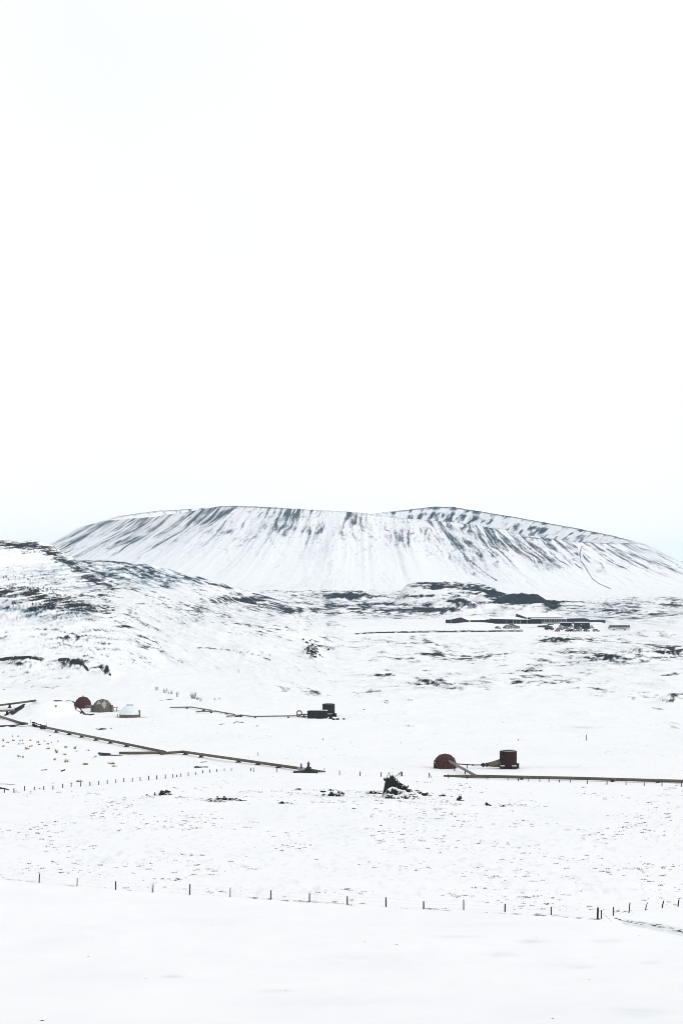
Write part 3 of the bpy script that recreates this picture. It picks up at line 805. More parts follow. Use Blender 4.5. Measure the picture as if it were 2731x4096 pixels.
# entrance wing with a deep porch roof
ent = thing('entrance_building', (vx(2040), VY, FLOOR), 'black entrance wing with wide snowy porch roof on pale columns', 'building')
ez = lambda px: np.interp(px, [1940, 1963, 2117], [2476, 2475.5, 2479.5])
mb = MB().box(vx(1941), vx(1964), VY + 4.5, VY + 9, FLOOR, vz(2479))
loc(mb, ent).build('link_wall', M['wall'], ent)
mb = MB(); wall_poly(mb, [(vx(1965), VY + 2, FLOOR), (vx(2054), VY + 2, FLOOR), (vx(2054), VY + 2, vz(2477.4, VY + 2)), (vx(1965), VY + 2, vz(2476, VY + 2))], 14)
loc(mb, ent).build('wall', M['wall'], ent)
mb = MB(); wall_poly(mb, [(vx(2054.3), VY + 5, FLOOR), (vx(2112), VY + 5, FLOOR), (vx(2112), VY + 5, vz(2479, VY + 5)), (vx(2054.3), VY + 5, vz(2477.6, VY + 5))], 10)
loc(mb, ent).build('porch_wall', M['wall'], ent)
mb = MB(); slab(mb, (vx(1962), VY, vz(2474.8)), (vx(2120), VY - 1, vz(2478.6, VY - 1)), (vx(2050, VY + 16), VY + 16, vz(2465.0, VY + 16)), (vx(1972, VY + 16), VY + 16, vz(2467, VY + 16)), .28)
loc(mb, ent).build('roof', M['snow'], ent)
mb = MB(); slab(mb, (vx(1962), VY - .35, vz(2476.0)), (vx(2120), VY - 1.35, vz(2479.8)), (vx(2120), VY - 1.05, vz(2479.8)), (vx(1962), VY - .05, vz(2476.0)), .22)
loc(mb, ent).build('fascia', M['wall'], ent)
for px in (2026, 2052, 2066, 2081, 2107):
    x = vx(px)
    loc(MB().box(x - .13, x + .13, VY + .3, VY + .6, FLOOR, vz(2478.8)), ent).build('column', M['trim'], ent)
for px in (2058, 2072, 2086):
    loc(MB().box(vx(px), vx(px + 9), VY + 4.86, VY + 4.97, vz(2490), vz(2482)), ent).build('window', M['glass'], ent)
for px in (1990, 2010, 2030):
    loc(MB().box(vx(px), vx(px + 10), VY + 1.86, VY + 1.97, vz(2486), vz(2481)), ent).build('window', M['glass'], ent)

# main hall with a shed roof and a glazed front
hall = thing('main_hall', (vx(2180), VY, FLOOR), 'main hall with a big sloping snowy shed roof and glazed front', 'building')
mb = MB(); wall_poly(mb, [(vx(2119), VY + 1, FLOOR), (vx(2166), VY + 1, FLOOR), (vx(2166), VY + 1, vz(2471.5)), (vx(2119), VY + 1, vz(2471.5))], 16)
loc(mb, hall).build('wall', M['wall'], hall)
mb = MB(); wall_poly(mb, [(vx(2166.2), VY + 1.6, FLOOR), (vx(2266), VY + 1.6, FLOOR), (vx(2266), VY + 1.6, vz(2476)), (vx(2166.2), VY + 1.6, vz(2476))], 15)
loc(mb, hall).build('front_wall', M['trim'], hall)
# upper volume (gable triangle on the left)
gx, gy_ = vx(2063, VY + 22), VY + 22
mb = MB().add([(vx(2108), VY + 1.5, vz(2470.5)), (gx, gy_, vz(2478, gy_)), (gx, gy_, vz(2454, gy_))], [(0, 1, 2)])
mb.add([(vx(2108), VY + 1.6, vz(2470.5) - 1.2), (gx, gy_ + .1, vz(2478, gy_) - 1.0), (gx, gy_ + .1, vz(2478, gy_)), (vx(2108), VY + 1.6, vz(2470.5))], [(0, 1, 2, 3)])
loc(mb, hall).build('gable', M['wall'], hall)
mb = MB(); slab(mb, (vx(2107), VY - .2, vz(2469.6)), (vx(2252), VY - .2, vz(2467.8)), (vx(2214, gy_), gy_, vz(2450.5, gy_)), (gx - .3, gy_, vz(2452.6, gy_)), .3)
loc(mb, hall).build('roof', M['snow'], hall)
mb = MB().box(vx(2109), vx(2252), VY - .28, VY - .1, vz(2470.0) - .36, vz(2470.0) - .02)
loc(mb, hall).build('fascia', M['wall'], hall)
mb = MB(); slab(mb, (vx(2122), VY - 1.2, vz(2475.4)), (vx(2267), VY - 1.2, vz(2475.4)), (vx(2267), VY + 1.5, vz(2471.2)), (vx(2122), VY + 1.5, vz(2471.2)), .2)
loc(mb, hall).build('lower_roof', M['snow'], hall)
for k in range(10):
    px = 2168.5 + k * 9.8
    w = loc(MB().box(vx(px), vx(px + 7.2), VY + 1.44, VY + 1.56, vz(2490), vz(2477.6)), hall).build('window', M['glass'], hall)
    loc(MB().box(vx(px + 7.7), vx(px + 9.0), VY + 1.30, VY + 1.54, vz(2490.2), vz(2477.2)), hall).build('mullion', M['trim'], hall)
loc(MB().box(vx(2152), vx(2163), VY + .6, VY + .95, vz(2489), vz(2485)), hall).build('door_panel', M['rust'], hall)['label'] = 'dull red panel by the hall entrance'

# screen walls round the bathing pool
pw_ = thing('pool_screen_wall', (vx(2340), VY + 6, FLOOR), 'long black screen wall stepping down beside the bathing pool', 'wall')
mb = MB(); wall_poly(mb, [(vx(2266.5), VY + 5, FLOOR), (vx(2362), VY + 5, FLOOR), (vx(2362), VY + 5, vz(2480)), (vx(2345), VY + 5, vz(2475)), (vx(2342), VY + 5, vz(2473.8)), (vx(2266.5), VY + 5, vz(2475.2))], .4)
loc(mb, pw_).build('tall_panel', M['wall'], pw_)
mb = MB(); wall_poly(mb, [(vx(2362.2), VY + 5.1, FLOOR), (vx(2424), VY + 5.1, FLOOR), (vx(2425), VY + 5.1, vz(2481.5)), (vx(2362.2), VY + 5.1, vz(2481.5))], .4)
loc(mb, pw_).build('low_panel', M['wall'], pw_)
for k in range(9):
    px = 2350 + k * 9.4
    z0 = vz(2482)
    loc(MB().box(vx(px) - .05, vx(px) + .05, VY + 5.8, VY + 5.9, FLOOR, vz(2473.5)), pw_).build('rail_post', M['steel'], pw_)
loc(MB().box(vx(2349), vx(2427), VY + 5.78, VY + 5.92, vz(2473.5), vz(2473.5) + .08), pw_).build('rail', M['steel'], pw_)
mast = thing('lamp_mast', (vx(2415), VY + 7, FLOOR), 'slim grey mast beside the pool screen wall', 'mast')
MB().tube([(0, 0, 0), (0, 0, vz(2452) - FLOOR)], [.14, .09], 8).build('pole', M['steel'], mast)
MB().box(-.25, .25, -.12, .12, vz(2452) - FLOOR, vz(2452) - FLOOR + .18).build('lamp_head', M['steel'], mast)

# entrance terrace wall, half buried
tw = hit(2168, 2510)
ter = thing('terrace_wall', (tw.x, tw.y, tw.z), 'curved dark terrace wall capped with snow before the entrance', 'wall')
s_ = tw.y / FPX
def local_poly(pts): return [((px - 2168) * s_, 0, (2510 - py) * s_) for px, py in pts]
mb = MB(); wall_poly(mb, local_poly([(2150, 2512), (2198, 2512), (2196, 2503), (2186, 2500.5), (2150, 2503)]), 2.0); mb.build('wall', M['wall'], ter)
mb = MB(); wall_poly(mb, [(x, -.15, z) for x, y, z in local_poly([(2120, 2501), (2150, 2503.2), (2188, 2500.8), (2186, 2498.5), (2150, 2499), (2124, 2496.5)])], 2.4); mb.build('snow_cap', M['snow'], ter)
mb = MB(); wall_poly(mb, [(x, .3, z) for x, y, z in local_poly([(2190, 2503), (2214, 2499), (2216, 2494), (2212, 2497.5), (2190, 2497)])], 1.5); mb.build('ramp', M['wall'], ter)

# dark shed with a blue end beside the cars
sh = hit(2340, 2517)
shed = thing('car_park_shed', (sh.x, sh.y + 3, sh.z), 'dark flat-roofed shed with blue end panel behind the parked cars', 'shed')
s_ = sh.y / FPX
f = lambda px: (px - 2340) * s_
h = lambda py: (2517 - py) * s_
MB().box(f(2302), f(2357), 0, 7, -.5, h(2491.5)).build('wall', M['wall'], shed)
MB().box(f(2357.05), f(2361), -.1, 7, -.5, h(2491.3)).build('end_panel', M['wall_blue'], shed)['label'] = 'blue end panel of the shed'
MB().box(f(2301), f(2362), -.4, 7.3, h(2491.3), h(2491.3) + .28).build('roof', M['snow'], shed)
MB().box(f(2326), f(2330), -.08, -.02, h(2499.5), h(2497.5)).build('lamp', M['lamp'], shed)
MB().box(f(2335), f(2343), -.08, -.02, -.4, h(2502)).build('door', M['iron'], shed)
sh2 = hit(2265, 2509)
shl = thing('lean_to_shelter', (sh2.x, sh2.y + 2, sh2.z), 'open black lean-to shelter under snow next to the shed', 'shelter')
s_ = sh2.y / FPX
f = lambda px: (px - 2265) * s_
h = lambda py: (2509 - py) * s_
MB().box(f(2244), f(2290), 2.5, 5, -.5, h(2491.5)).build('back_wall', M['wall'], shl)
MB().box(f(2242), f(2292), .4, 5.2, h(2491.2), h(2491.2) + .25).build('roof', M['snow'], shl)
for px in (2244, 2266, 2288):
    MB().box(f(px) - .12, f(px) + .12, .6, .85, -.5, h(2491.4)).build('post', M['wall'], shl)

# steam drifting off the warm pool
st = hit(2350, 2470)
bm = bmesh.new(); bmesh.ops.create_icosphere(bm, subdivisions=3, radius=1.0)
for v in bm.verts:
    n = float(fbm(np.array([v.co.x * 2 + 9]), np.array([v.co.z * 2 + v.co.y]), 3, 700)[0])
    v.co = Vector((v.co.x * 15.5, v.co.y * 9, v.co.z * 4.6)) * (0.75 + 0.5 * n)
me = bpy.data.meshes.new('steam'); bm.to_mesh(me); bm.free()
steam = bpy.data.objects.new('steam', me); COL.objects.link(steam)
steam.location = (vx(2350, VY + 20), VY + 20, vz(2468, VY + 20))
sm_ = bpy.data.materials.new('steam'); sm_.use_nodes = True; sm_.node_tree.nodes.clear()
so_ = sm_.node_tree.nodes.new('ShaderNodeOutputMaterial'); sv_ = sm_.node_tree.nodes.new('ShaderNodeVolumePrincipled')
sv_.inputs['Color'].default_value = (0.90, 0.96, 1.0, 1); sv_.inputs['Density'].default_value = 0.022
sm_.node_tree.links.new(sv_.outputs['Volume'], so_.inputs['Volume']); me.materials.append(sm_)
tag(steam, 'thin pale steam above the bathing pool', None, None, 'stuff')

# ------------------------------------------------------------------ vehicles
def loft(mb, secs):
    """closed sections (lists of points of equal length) joined in order, ends capped"""
    n = len(secs[0]); o = len(mb.v)
    for s in secs: mb.v += [tuple(p) for p in s]
    for i in range(len(secs) - 1):
        for j in range(n):
            a = o + i * n + j; b2 = o + i * n + (j + 1) % n
            mb.f.append((a, b2, b2 + n, a + n))
    mb.f.append(tuple(o + j for j in reversed(range(n))))
    mb.f.append(tuple(o + (len(secs) - 1) * n + j for j in range(n)))
    return mb

def side_loft(prof, W, inset, zin):
    """vehicle body: side outline (x, z) lofted over the width with rounded shoulders"""
    mb = MB()
    zs = [p[1] for p in prof]; zt = max(zs)
    def sec(y, k):
        return [(x * (1 - 0.012 * k), y, z - k * 0.05 * (z / zt)) for x, z in prof]
    loft(mb, [sec(-W / 2, 1), sec(-W / 2 + inset, 0), sec(W / 2 - inset, 0), sec(W / 2, 1)])
    return mb

def wheel(parent, x, y, r, w):
    t = MB().tube([(x, y - w / 2, r), (x, y + w / 2, r)], r, 14).build('wheel', M['tyre'], parent)
    MB().tube([(x, y - w / 2 - .012, r), (x, y + w / 2 + .012, r)], r * .58, 10).build('rim', M['steel'], t)
    return t

def paint(name, col):
    m = simple(name, col, 0.35, 0.0, 0.12, 2.0, 0.30)
    return m

CARS = {}
def make_car(kind, mat, root):
    if kind == 'hatch':
        L_, W, body = 4.1, 1.72, [(-2.05, .32), (2.02, .32), (2.05, .62), (1.95, .86), (1.05, 1.0), (-1.85, 1.02), (-2.03, .85)]
        cab = [(-1.80, .99), (1.08, .98), (.38, 1.46), (-1.45, 1.48)]; wr, wx = .31, (-1.25, 1.30)
    elif kind == 'suv':
        L_, W, body = 4.6, 1.85, [(-2.3, .42), (2.26, .42), (2.3, .78), (2.2, 1.04), (1.15, 1.16), (-2.15, 1.2), (-2.28, 1.0)]
        cab = [(-2.12, 1.17), (1.2, 1.14), (.6, 1.72), (-1.85, 1.76)]; wr, wx = .37, (-1.4, 1.45)
    else:
        L_, W, body = 5.6, 2.05, [(-2.8, .5), (2.75, .5), (2.8, .95), (2.65, 1.25), (2.1, 1.35), (-2.7, 1.4), (-2.78, 1.1)]
        cab = [(-2.7, 1.37), (2.12, 1.33), (1.5, 2.5), (-2.6, 2.55)]; wr, wx = .46, (-1.75, 1.8)
    side_loft(body, W, .14, 0).build('body', mat, root)
    # cabin narrows towards the roof
    def csec(y0, y1, prof):
        return prof
    zc0, zc1 = cab[0][1], cab[2][1]
    mb = MB()
    lo = [(cab[0][0], -W / 2 + .07), (cab[1][0], -W / 2 + .07), (cab[1][0], W / 2 - .07), (cab[0][0], W / 2 - .07)]
    hi = [(cab[3][0], -W / 2 + .25), (cab[2][0], -W / 2 + .25), (cab[2][0], W / 2 - .25), (cab[3][0], W / 2 - .25)]
    mb.add([(x, y, zc0) for x, y in lo] + [(x, y, zc1) for x, y in hi], [(3, 2, 1, 0), (4, 5, 6, 7), (0, 1, 5, 4), (1, 2, 6, 5), (2, 3, 7, 6), (3, 0, 4, 7)])
    mb.build('glasshouse', M['glass'], root)
    MB().box(cab[3][0] - .05, cab[2][0] + .05, -W / 2 + .22, W / 2 - .22, zc1 - .03, zc1 + .06, .08).build('roof', mat, root)
    for sx in (cab[0][0] * .35 + .1, ):
        for sy in (-1, 1):
            y0 = sy * (W / 2 - .06); y1 = sy * (W / 2 - .235)
            MB().add([(sx - .06, y0, zc0), (sx + .06, y0, zc0), (sx + .06, y1, zc1), (sx - .06, y1, zc1)], [(0, 1, 2, 3)] if sy < 0 else [(3, 2, 1, 0)]).build('pillar', mat, root)
    for sx in wx:
        for sy in (-1, 1): wheel(root, sx, sy * (W / 2 - .1), wr, .22)
    xf = max(p[0] for p in body)
    for sy in (-1, 1):
        MB().box(xf - .12, xf + .02, sy * W * .34 - .18, sy * W * .34 + .18, body[2][1] - .02, body[2][1] + .16).build('headlight', M['lamp'], root)
        MB().box(-xf - .02, -xf + .1, sy * W * .38 - .12, sy * W * .38 + .12, body[-1][1] - .22, body[-1][1] + .05).build('tail_light', M['rust'], root)
    MB().box(xf - .03, xf + .05, -W * .4, W * .4, body[0][1] - .02, body[0][1] + .16).build('bumper', M['iron'], root)

P_ = {'silver': paint('silver_paint', (.12, .127, .135)), 'white': paint('white_paint', (.25, .26, .265)), 'black': paint('black_paint', (.02, .021, .024)),
      'blue': paint('dark_blue_paint', (.025, .05, .10)), 'red': paint('red_paint', (.16, .025, .025)), 'grey': paint('grey_paint', (.06, .062, .066))}
car_spec = [
    (1991, 2516, 'hatch', 'black', -62, 'black hatchback at the near end of the four-car row below the entrance wing'),
    (2023, 2515.5, 'hatch', 'grey', -60, 'grey hatchback second in the four-car row below the entrance wing'),
    (2045, 2515, 'suv', 'white', -62, 'white car third in the four-car row below the entrance wing'),
    (2068, 2515, 'suv', 'silver', -115, 'silver estate car at the shed end of the four-car row'),
    (2032, 2508.5, 'hatch', 'white', 8, 'snow-buried car behind the grey hatchback of the row'),
    (2049, 2507.5, 'suv', 'silver', 6, 'snow-roofed car parked behind the white car of the row'),
    (2196, 2521, 'van', 'black', -38, 'black van standing alone at the near edge of the car cluster'),
    (2228, 2527, 'hatch', 'red', -118, 'red hatchback in front of the car cluster'),
    (2239, 2521, 'hatch', 'grey', 10, 'grey car just behind the red hatchback'),
    (2246, 2513, 'suv', 'white', -70, 'white off-roader beside the lean-to shelter'),
    (2266, 2517, 'hatch', 'silver', -20, 'silver car in front of the lean-to shelter'),
    (2271, 2527, 'suv', 'black', -116, 'black car next to the red hatchback'),
    (2291, 2527, 'hatch', 'grey', -65, 'grey car between the black car and the large off-road truck'),
    (2286, 2512, 'suv', 'grey', -95, 'dark grey car tucked against the shed corner'),
    (2315, 2526, 'van', 'silver', -112, 'large silver off-road van towering over the car cluster'),
    (2345, 2527, 'hatch', 'blue', -60, 'dark blue car beside the large silver van'),
    (2364, 2514, 'suv', 'white', -80, 'white car parked by the blue shed end'),
    (2384, 2527, 'hatch', 'white', -30, 'white hatchback standing apart between the cluster and the coach'),
]
protos = {}
for px, py, kind, colr, rz, lab in car_spec:
    p = hit(px, py)
    nm = {'hatch': 'parked_car', 'suv': 'parked_car', 'van': 'parked_van'}[kind]
    key = (kind, colr)
    if key not in protos:
        o = thing(nm, p, lab, 'van' if kind == 'van' else 'car', 'vehicles parked at the visitor centre', R(rz))
        make_car(kind, P_[colr], o)
        protos[key] = o
    else:
        o = copy_tree(protos[key])
        o.location = p; o.rotation_euler = (0, 0, R(rz)); o['label'] = lab

p = hit(2476, 2522)
bus = thing('coach_bus', p, 'white touring coach with dark windows parked at the car park end', 'bus', None, R(180))
s_ = p.y / FPX
BL = 86 * s_
hb = 3.45
prof = [(-BL / 2, .45), (BL / 2 - .1, .40), (BL / 2, .9), (BL / 2 - .12, 2.0), (BL / 2 - .55, hb - .25), (BL / 2 - .95, hb), (-BL / 2 + .5, hb), (-BL / 2 + .1, hb - .3)]
side_loft(prof, 2.55, .2, 0).build('body', paint('coach_white_paint', (.52, .54, .54)), bus)
for sy in (-1, 1):
    y0 = sy * 1.285
    x0 = -BL / 2 + .35
    npan = 8
    wdt = (BL - 1.2) / npan
    for k in range(npan):
        MB().box(x0 + k * wdt + .04, x0 + (k + 1) * wdt - .04, min(y0, y0 + sy * .03), max(y0, y0 + sy * .03), 1.75, 3.0).build('side_window', M['glass'], bus)
    MB().add([(BL / 2 - .1, y0 + sy * .02, 1.15), (BL / 2 - .95, y0 + sy * .02, 1.55), (BL / 2 - .95, y0 + sy * .02, 3.0), (BL / 2 - .5, y0 + sy * .02, 3.05)], [(0, 1, 2, 3)] if sy > 0 else [(3, 2, 1, 0)]).build('cab_window', M['glass'], bus)
    MB().add([(-BL / 2 + 1.2, y0 + sy * .02, 1.35), (1.0, y0 + sy * .02, .80), (3.6, y0 + sy * .02, .72), (1.2, y0 + sy * .02, .98), (-BL / 2 + 2.2, y0 + sy * .02, 1.55)], [(0, 1, 2, 3, 4)] if sy > 0 else [(4, 3, 2, 1, 0)]).build('stripe', M['wall_blue'], bus)
    MB().box(-1.8, 2.4, min(y0, y0 + sy * .02), max(y0, y0 + sy * .02), 1.45, 1.58).build('lettering_strip', P_['grey'], bus)
    for wx_ in (-BL / 2 + 3.0, BL / 2 - 3.2): wheel(bus, wx_, sy * 1.15, .5, .32)
MB().add([(BL / 2 + .03, -1.1, 1.0), (BL / 2 + .03, 1.1, 1.0), (BL / 2 - .10, 1.1, 2.02), (BL / 2 - .53, 1.05, hb - .28), (BL / 2 - .53, -1.05, hb - .28), (BL / 2 - .10, -1.1, 2.02)], [(0, 1, 2, 5), (5, 2, 3, 4)]).build('windscreen', M['glass'], bus)
MB().box(-BL / 2 + 1, BL / 2 - 1.4, -1.05, 1.05, hb, hb + .14, .1).build('roof_snow', M['snow'], bus)
for sy in (-1, 1):
    MB().box(BL / 2 - .05, BL / 2 + .04, sy * .95 - .15, sy * .95 + .15, .65, .85).build('headlight', M['lamp'], bus)

# ------------------------------------------------------------------ geothermal plant: domes
def make_dome(name, px, py, wpx, hpx, mat, label, lower=0.0, panels=True, snowcap=None):
    p = hit(px, py)
    s = p.y / FPX
    Rr = wpx * s / 2
    H = hpx * s
    root = thing(name, p, label, 'dome')
    bm = bmesh.new(); bmesh.ops.create_icosphere(bm, subdivisions=2, radius=1.0)
    bmesh.ops.rotate(bm, verts=bm.verts, matrix=Matrix.Rotation(R(18), 3, 'Z'))
    lo = lower
    zs = H * (1 - lo)
    def mp(v):
        return Vector((v.x * Rr, v.y * Rr, max(v.z, 0) * zs + H * lo))
    core = MB()
    for fc in bm.faces:
        if fc.calc_center_median().z < -0.02: continue
        vs = [v.co.copy() for v in fc.verts]
        o = len(core.v)
        core.v += [tuple(mp(v) * 0.985) for v in vs]; core.f.append((o, o + 1, o + 2))
        pts = [mp(v) for v in vs]
        c = (pts[0] + pts[1] + pts[2]) / 3
        outer = [c + (q - c) * 0.955 for q in pts]
        nrm = (pts[1] - pts[0]).cross(pts[2] - pts[0])
        if nrm.length < 1e-4: continue
        nrm.normalize()
        inner = [q - nrm * 0.12 for q in outer]
        outer = [q + nrm * 0.02 for q in outer]
        mt = mat
        if snowcap is not None and fc.calc_center_median().z > snowcap: mt = M['snow']
        MB().add(outer + inner, [(0, 1, 2), (5, 4, 3), (0, 3, 4, 1), (1, 4, 5, 2), (2, 5, 3, 0)]).build('panel', mt, root)
    n = 14
    ring = [(Rr * math.cos(2 * math.pi * k / n), Rr * math.sin(2 * math.pi * k / n)) for k in range(n)]
    for k in range(n):
        a, b2 = ring[k], ring[(k + 1) % n]
        q = [(a[0], a[1], -.8), (b2[0], b2[1], -.8), (b2[0], b2[1], H * lo + .02), (a[0], a[1], H * lo + .02)]
        if lo > 0.05:
            cx_, cy_ = (a[0] + b2[0]) / 2, (a[1] + b2[1]) / 2
            mid_ = Vector((cx_, cy_, 0)).normalized() * .06
            sq = [Vector(((v[0] - cx_) * .97 + cx_, (v[1] - cy_) * .97 + cy_, v[2])) + mid_ for v in q]
            inn_ = [v - mid_ * 2.5 for v in sq]
            MB().add(sq + inn_, [(0, 1, 2, 3), (7, 6, 5, 4), (0, 4, 5, 1), (1, 5, 6, 2), (2, 6, 7, 3), (3, 7, 4, 0)]).build('side_panel', mat, root)
        core.add([(v[0] * .985, v[1] * .985, v[2]) for v in q], [(0, 1, 2, 3)])
    core.build('frame', M['iron'] if mat is not M['red_dome'] else M['rust'], root)
    bm.free()
    return root, Rr, H, s

d1, r1, h1, s1 = make_dome('well_dome', 1780, 3073, 90, 58, M['red_dome'], 'dark red panelled dome with a pipe leaving its front, beside the fence', .34)
MB().box(-r1 * 1.02, -r1 * .80, -r1 * .62, -r1 * .30, -.2, h1 * .55).build('door_box', M['rust'], d1)['label'] = 'red door box on the dome side'
MB().box(-r1 * .95, -r1 * .88, -r1 * .66, -r1 * .625, h1 * .38, h1 * .46).build('notice', M['trim'], d1)
MB().box(-r1 * .87, -r1 * .84, -r1 * .66, -r1 * .625, h1 * .24, h1 * .30).build('door_handle', M['trim'], d1)
d2, r2, h2, s2 = make_dome('well_dome', 332, 2832, 68, 46, M['red_dome'], 'dark red panelled dome half hidden behind the snow heap', .25)
MB().tube([(0, 0, h2 - .05), (0, 0, h2 + .35)], .14, 8).build('vent', M['rust'], d2)
d3, r3, h3, s3 = make_dome('well_dome', 409, 2846, 80, 50, M['grey_dome'], 'grey-brown geodesic dome with pale weathered panels between two side boxes', .22)
for k, ch in enumerate([c for c in d3.children if c.name.startswith('panel')]):
    if k % 5 in (1,): ch.data.materials.clear(); ch.data.materials.append(M['steel'])
for sx in (-1, 1):
    MB().box(sx * r3 - .35, sx * r3 + .35, -r3 * .55, -r3 * .25, -.5, h3 * .52).build('side_box', M['grey_dome'], d3)
d4, r4, h4, s4 = make_dome('well_dome', 519, 2870, 82, 48, M['grey_dome'], 'low grey dome buried under a smooth cap of snow', .27, snowcap=-1)
MB().lathe([(r4 * 1.03, h4 * .26), (r4 * .985, h4 * .46), (r4 * .84, h4 * .68), (r4 * .6, h4 * .87), (r4 * .3, h4 * .98), (0.01, h4 * 1.01)], 28).build('snow_cap', M['thin_snow'], d4, True)
MB().box(-14 * s4, 13 * s4, -.2, .25, h4 + .02, h4 + .22).build('vent_plate', M['iron'], d4)
MB().box(r4 * .97, r4 * 1.05, -r4 * .4, -r4 * .1, -.5, h4 * .62).build('side_box', M['grey_dome'], d4)
MB().tube([(-r4 * 1.18, -.6, -.3), (-r4 * 1.18, -.6, 14 * s4)], .12, 6).build('stand_pipe', M['iron'], d4)
MB().box(-r4 * 1.4, -r4 * 1.0, -.9, -.3, -.2, .12).build('footing', M['iron'], d4)
MB().box(r4 * 1.05, r4 * 1.75, -.7, -.2, -.2, .10).build('walkway', M['iron'], d4)

# ------------------------------------------------------------------ steam separators / silencer tanks
def open_tank(name, px, py, wpx, hpx, mat, label, oval=1.0):
    p = hit(px, py)
    s = p.y / FPX
    r = wpx * s / 2; H = hpx * s
    root = thing(name, p + Vector((0, r, 0)), label, 'tank')
    k = 36
    if oval == 1.0:
        pts = [(r * math.cos(2 * math.pi * j / k), r * math.sin(2 * math.pi * j / k)) for j in range(k)]
    else:
        a = r; rr = r * .42; pts = []
        for j in range(k):
            t = 2 * math.pi * (j + .5) / k
            c_, n_ = math.cos(t), math.sin(t)
            e = 0.45
            pts.append((a * math.copysign(abs(c_) ** e, c_), r * .55 * math.copysign(abs(n_) ** e, n_)))
    def shell(f0, f1, z0, z1, z1i):
        mb = MB()
        o1 = [(x * f0, y * f0, z0) for x, y in pts]; o2 = [(x * f0, y * f0, z1) for x, y in pts]
        i2 = [(x * f1, y * f1, z1) for x, y in pts]; i1 = [(x * f1, y * f1, z1i) for x, y in pts]
        mb.add(o1 + o2 + i2 + i1, [])
        for j in range(k):
            j2 = (j + 1) % k
            for b0 in (0, k, 2 * k):
                mb.f.append((b0 + j, b0 + j2, b0 + k + j2, b0 + k + j))
        return mb
    shell(1.0, .93, -1.0, H, -.8).build('shell', mat, root, True).data.polygons.foreach_set('use_smooth', [False] * (3 * k))
    shell(1.004, .925, H - .02, H + .07, H - .02).build('rim_snow', M['snow'], root)
    return root, r, H, s

t1, tr, tH, ts = open_tank('silencer_tank', 2035, 3078, 69, 72, M['rust'], 'tall rust-brown open cylinder tank near the red dome')
for fx, sc_ in ((-.98, 1.0), (.35, 1.1)):
    q = MB().box(tr * fx, tr * fx + 1.0 * sc_, -tr * 1.10 - .1, -tr * .82, -.5, .75).build('concrete_block', M['concrete_dark'], t1)
    MB().box(tr * fx - .03, tr * fx + 1.0 * sc_ + .03, -tr * 1.10 - .13, -tr * .80, .75, .86).build('snow_cap', M['snow'], q)
MB().box(tr * 1.0, tr * 1.25, -.6, .3, -.4, 1.25).build('outlet_box', M['iron'], t1)
MB().tube([(-tr * .9, -.2, 1.35), (-tr * 1.7, -.9, 1.15), (-tr * 2.55, -1.6, 1.05)], [1.0, .72, .42], 16).build('inlet_cone', M['pipe'], t1, True)
MB().tube([(-tr * 2.5, -1.56, 1.05), (-tr * 2.95, -1.95, 1.03)], .30, 12).build('inlet_neck', M['pipe'], t1, True)
for u in (2.55, 2.95):
    MB().tube([(-tr * u, -1.6 - (u - 2.55) * .88, 1.04), (-tr * u - .12, -1.6 - (u - 2.55) * .88 - .1, 1.04)], .52, 12).build('flange', M['iron'], t1)

t2, tr2, tH2, ts2 = open_tank('silencer_tank', 1314, 2868, 50, 51, M['concrete_dark'], 'tall black open cylinder tank standing behind the oval tank')
MB().box(tr2 * .95, tr2 * 1.3, -tr2 * .9, -tr2 * .3, -.3, 1.1).build('outlet_box', M['iron'], t2)
q = MB().box(-tr2 * .2, tr2 * .55, -tr2 * 1.25, -tr2 * .95, -.3, .95).build('concrete_block', M['concrete_dark'], t2)
MB().box(-tr2 * .22, tr2 * .57, -tr2 * 1.27, -tr2 * .93, .95, 1.05).build('snow_cap', M['snow'], q)
t3, tr3, tH3, ts3 = open_tank('silencer_tank', 1269, 2877, 82, 32, M['concrete_dark'], 'low oval black tank with streaked sides and snowy rim', .5)
for k, (px, py, w, hh_) in enumerate([(1322, 2876, 16, 9), (1334, 2881, 12, 7), (1350, 2880, 14, 7), (1375, 2879, 12, 6)]):
    p = hit(px, py)
    s = p.y / FPX
    b0 = MB(); b0.box(-w * s / 2, w * s / 2, -.4, .5, -.3, hh_ * s, .18)
    o = b0.build('concrete_slab', M['lava_bare'], None)
    o.location = p; o.rotation_euler = (R(6 * (k % 3 - 1)), R(9 - 6 * k), R(25 * k))
    tag(o, ['broken concrete slab leaning at the foot of the black tanks', 'flat concrete slab second from the black tanks', 'tilted slab third from the black tanks', 'small slab farthest out from the black tanks'][k], 'slab', 'broken slabs by the black tanks')

# ------------------------------------------------------------------ pipelines
def pipe_pts(pts, lift):
    out = []
    for px, py, up in pts:
        # the axis is `lift+up` above the ground below it: find the ground point
        D = hit(px, py + 10).y
        for _ in range(3):
            g = hit(px, py + (lift + up) * FPX / D)
            D = g.y
        out.append(Vector((g.x, g.y, g.z + lift + up)))
    return out

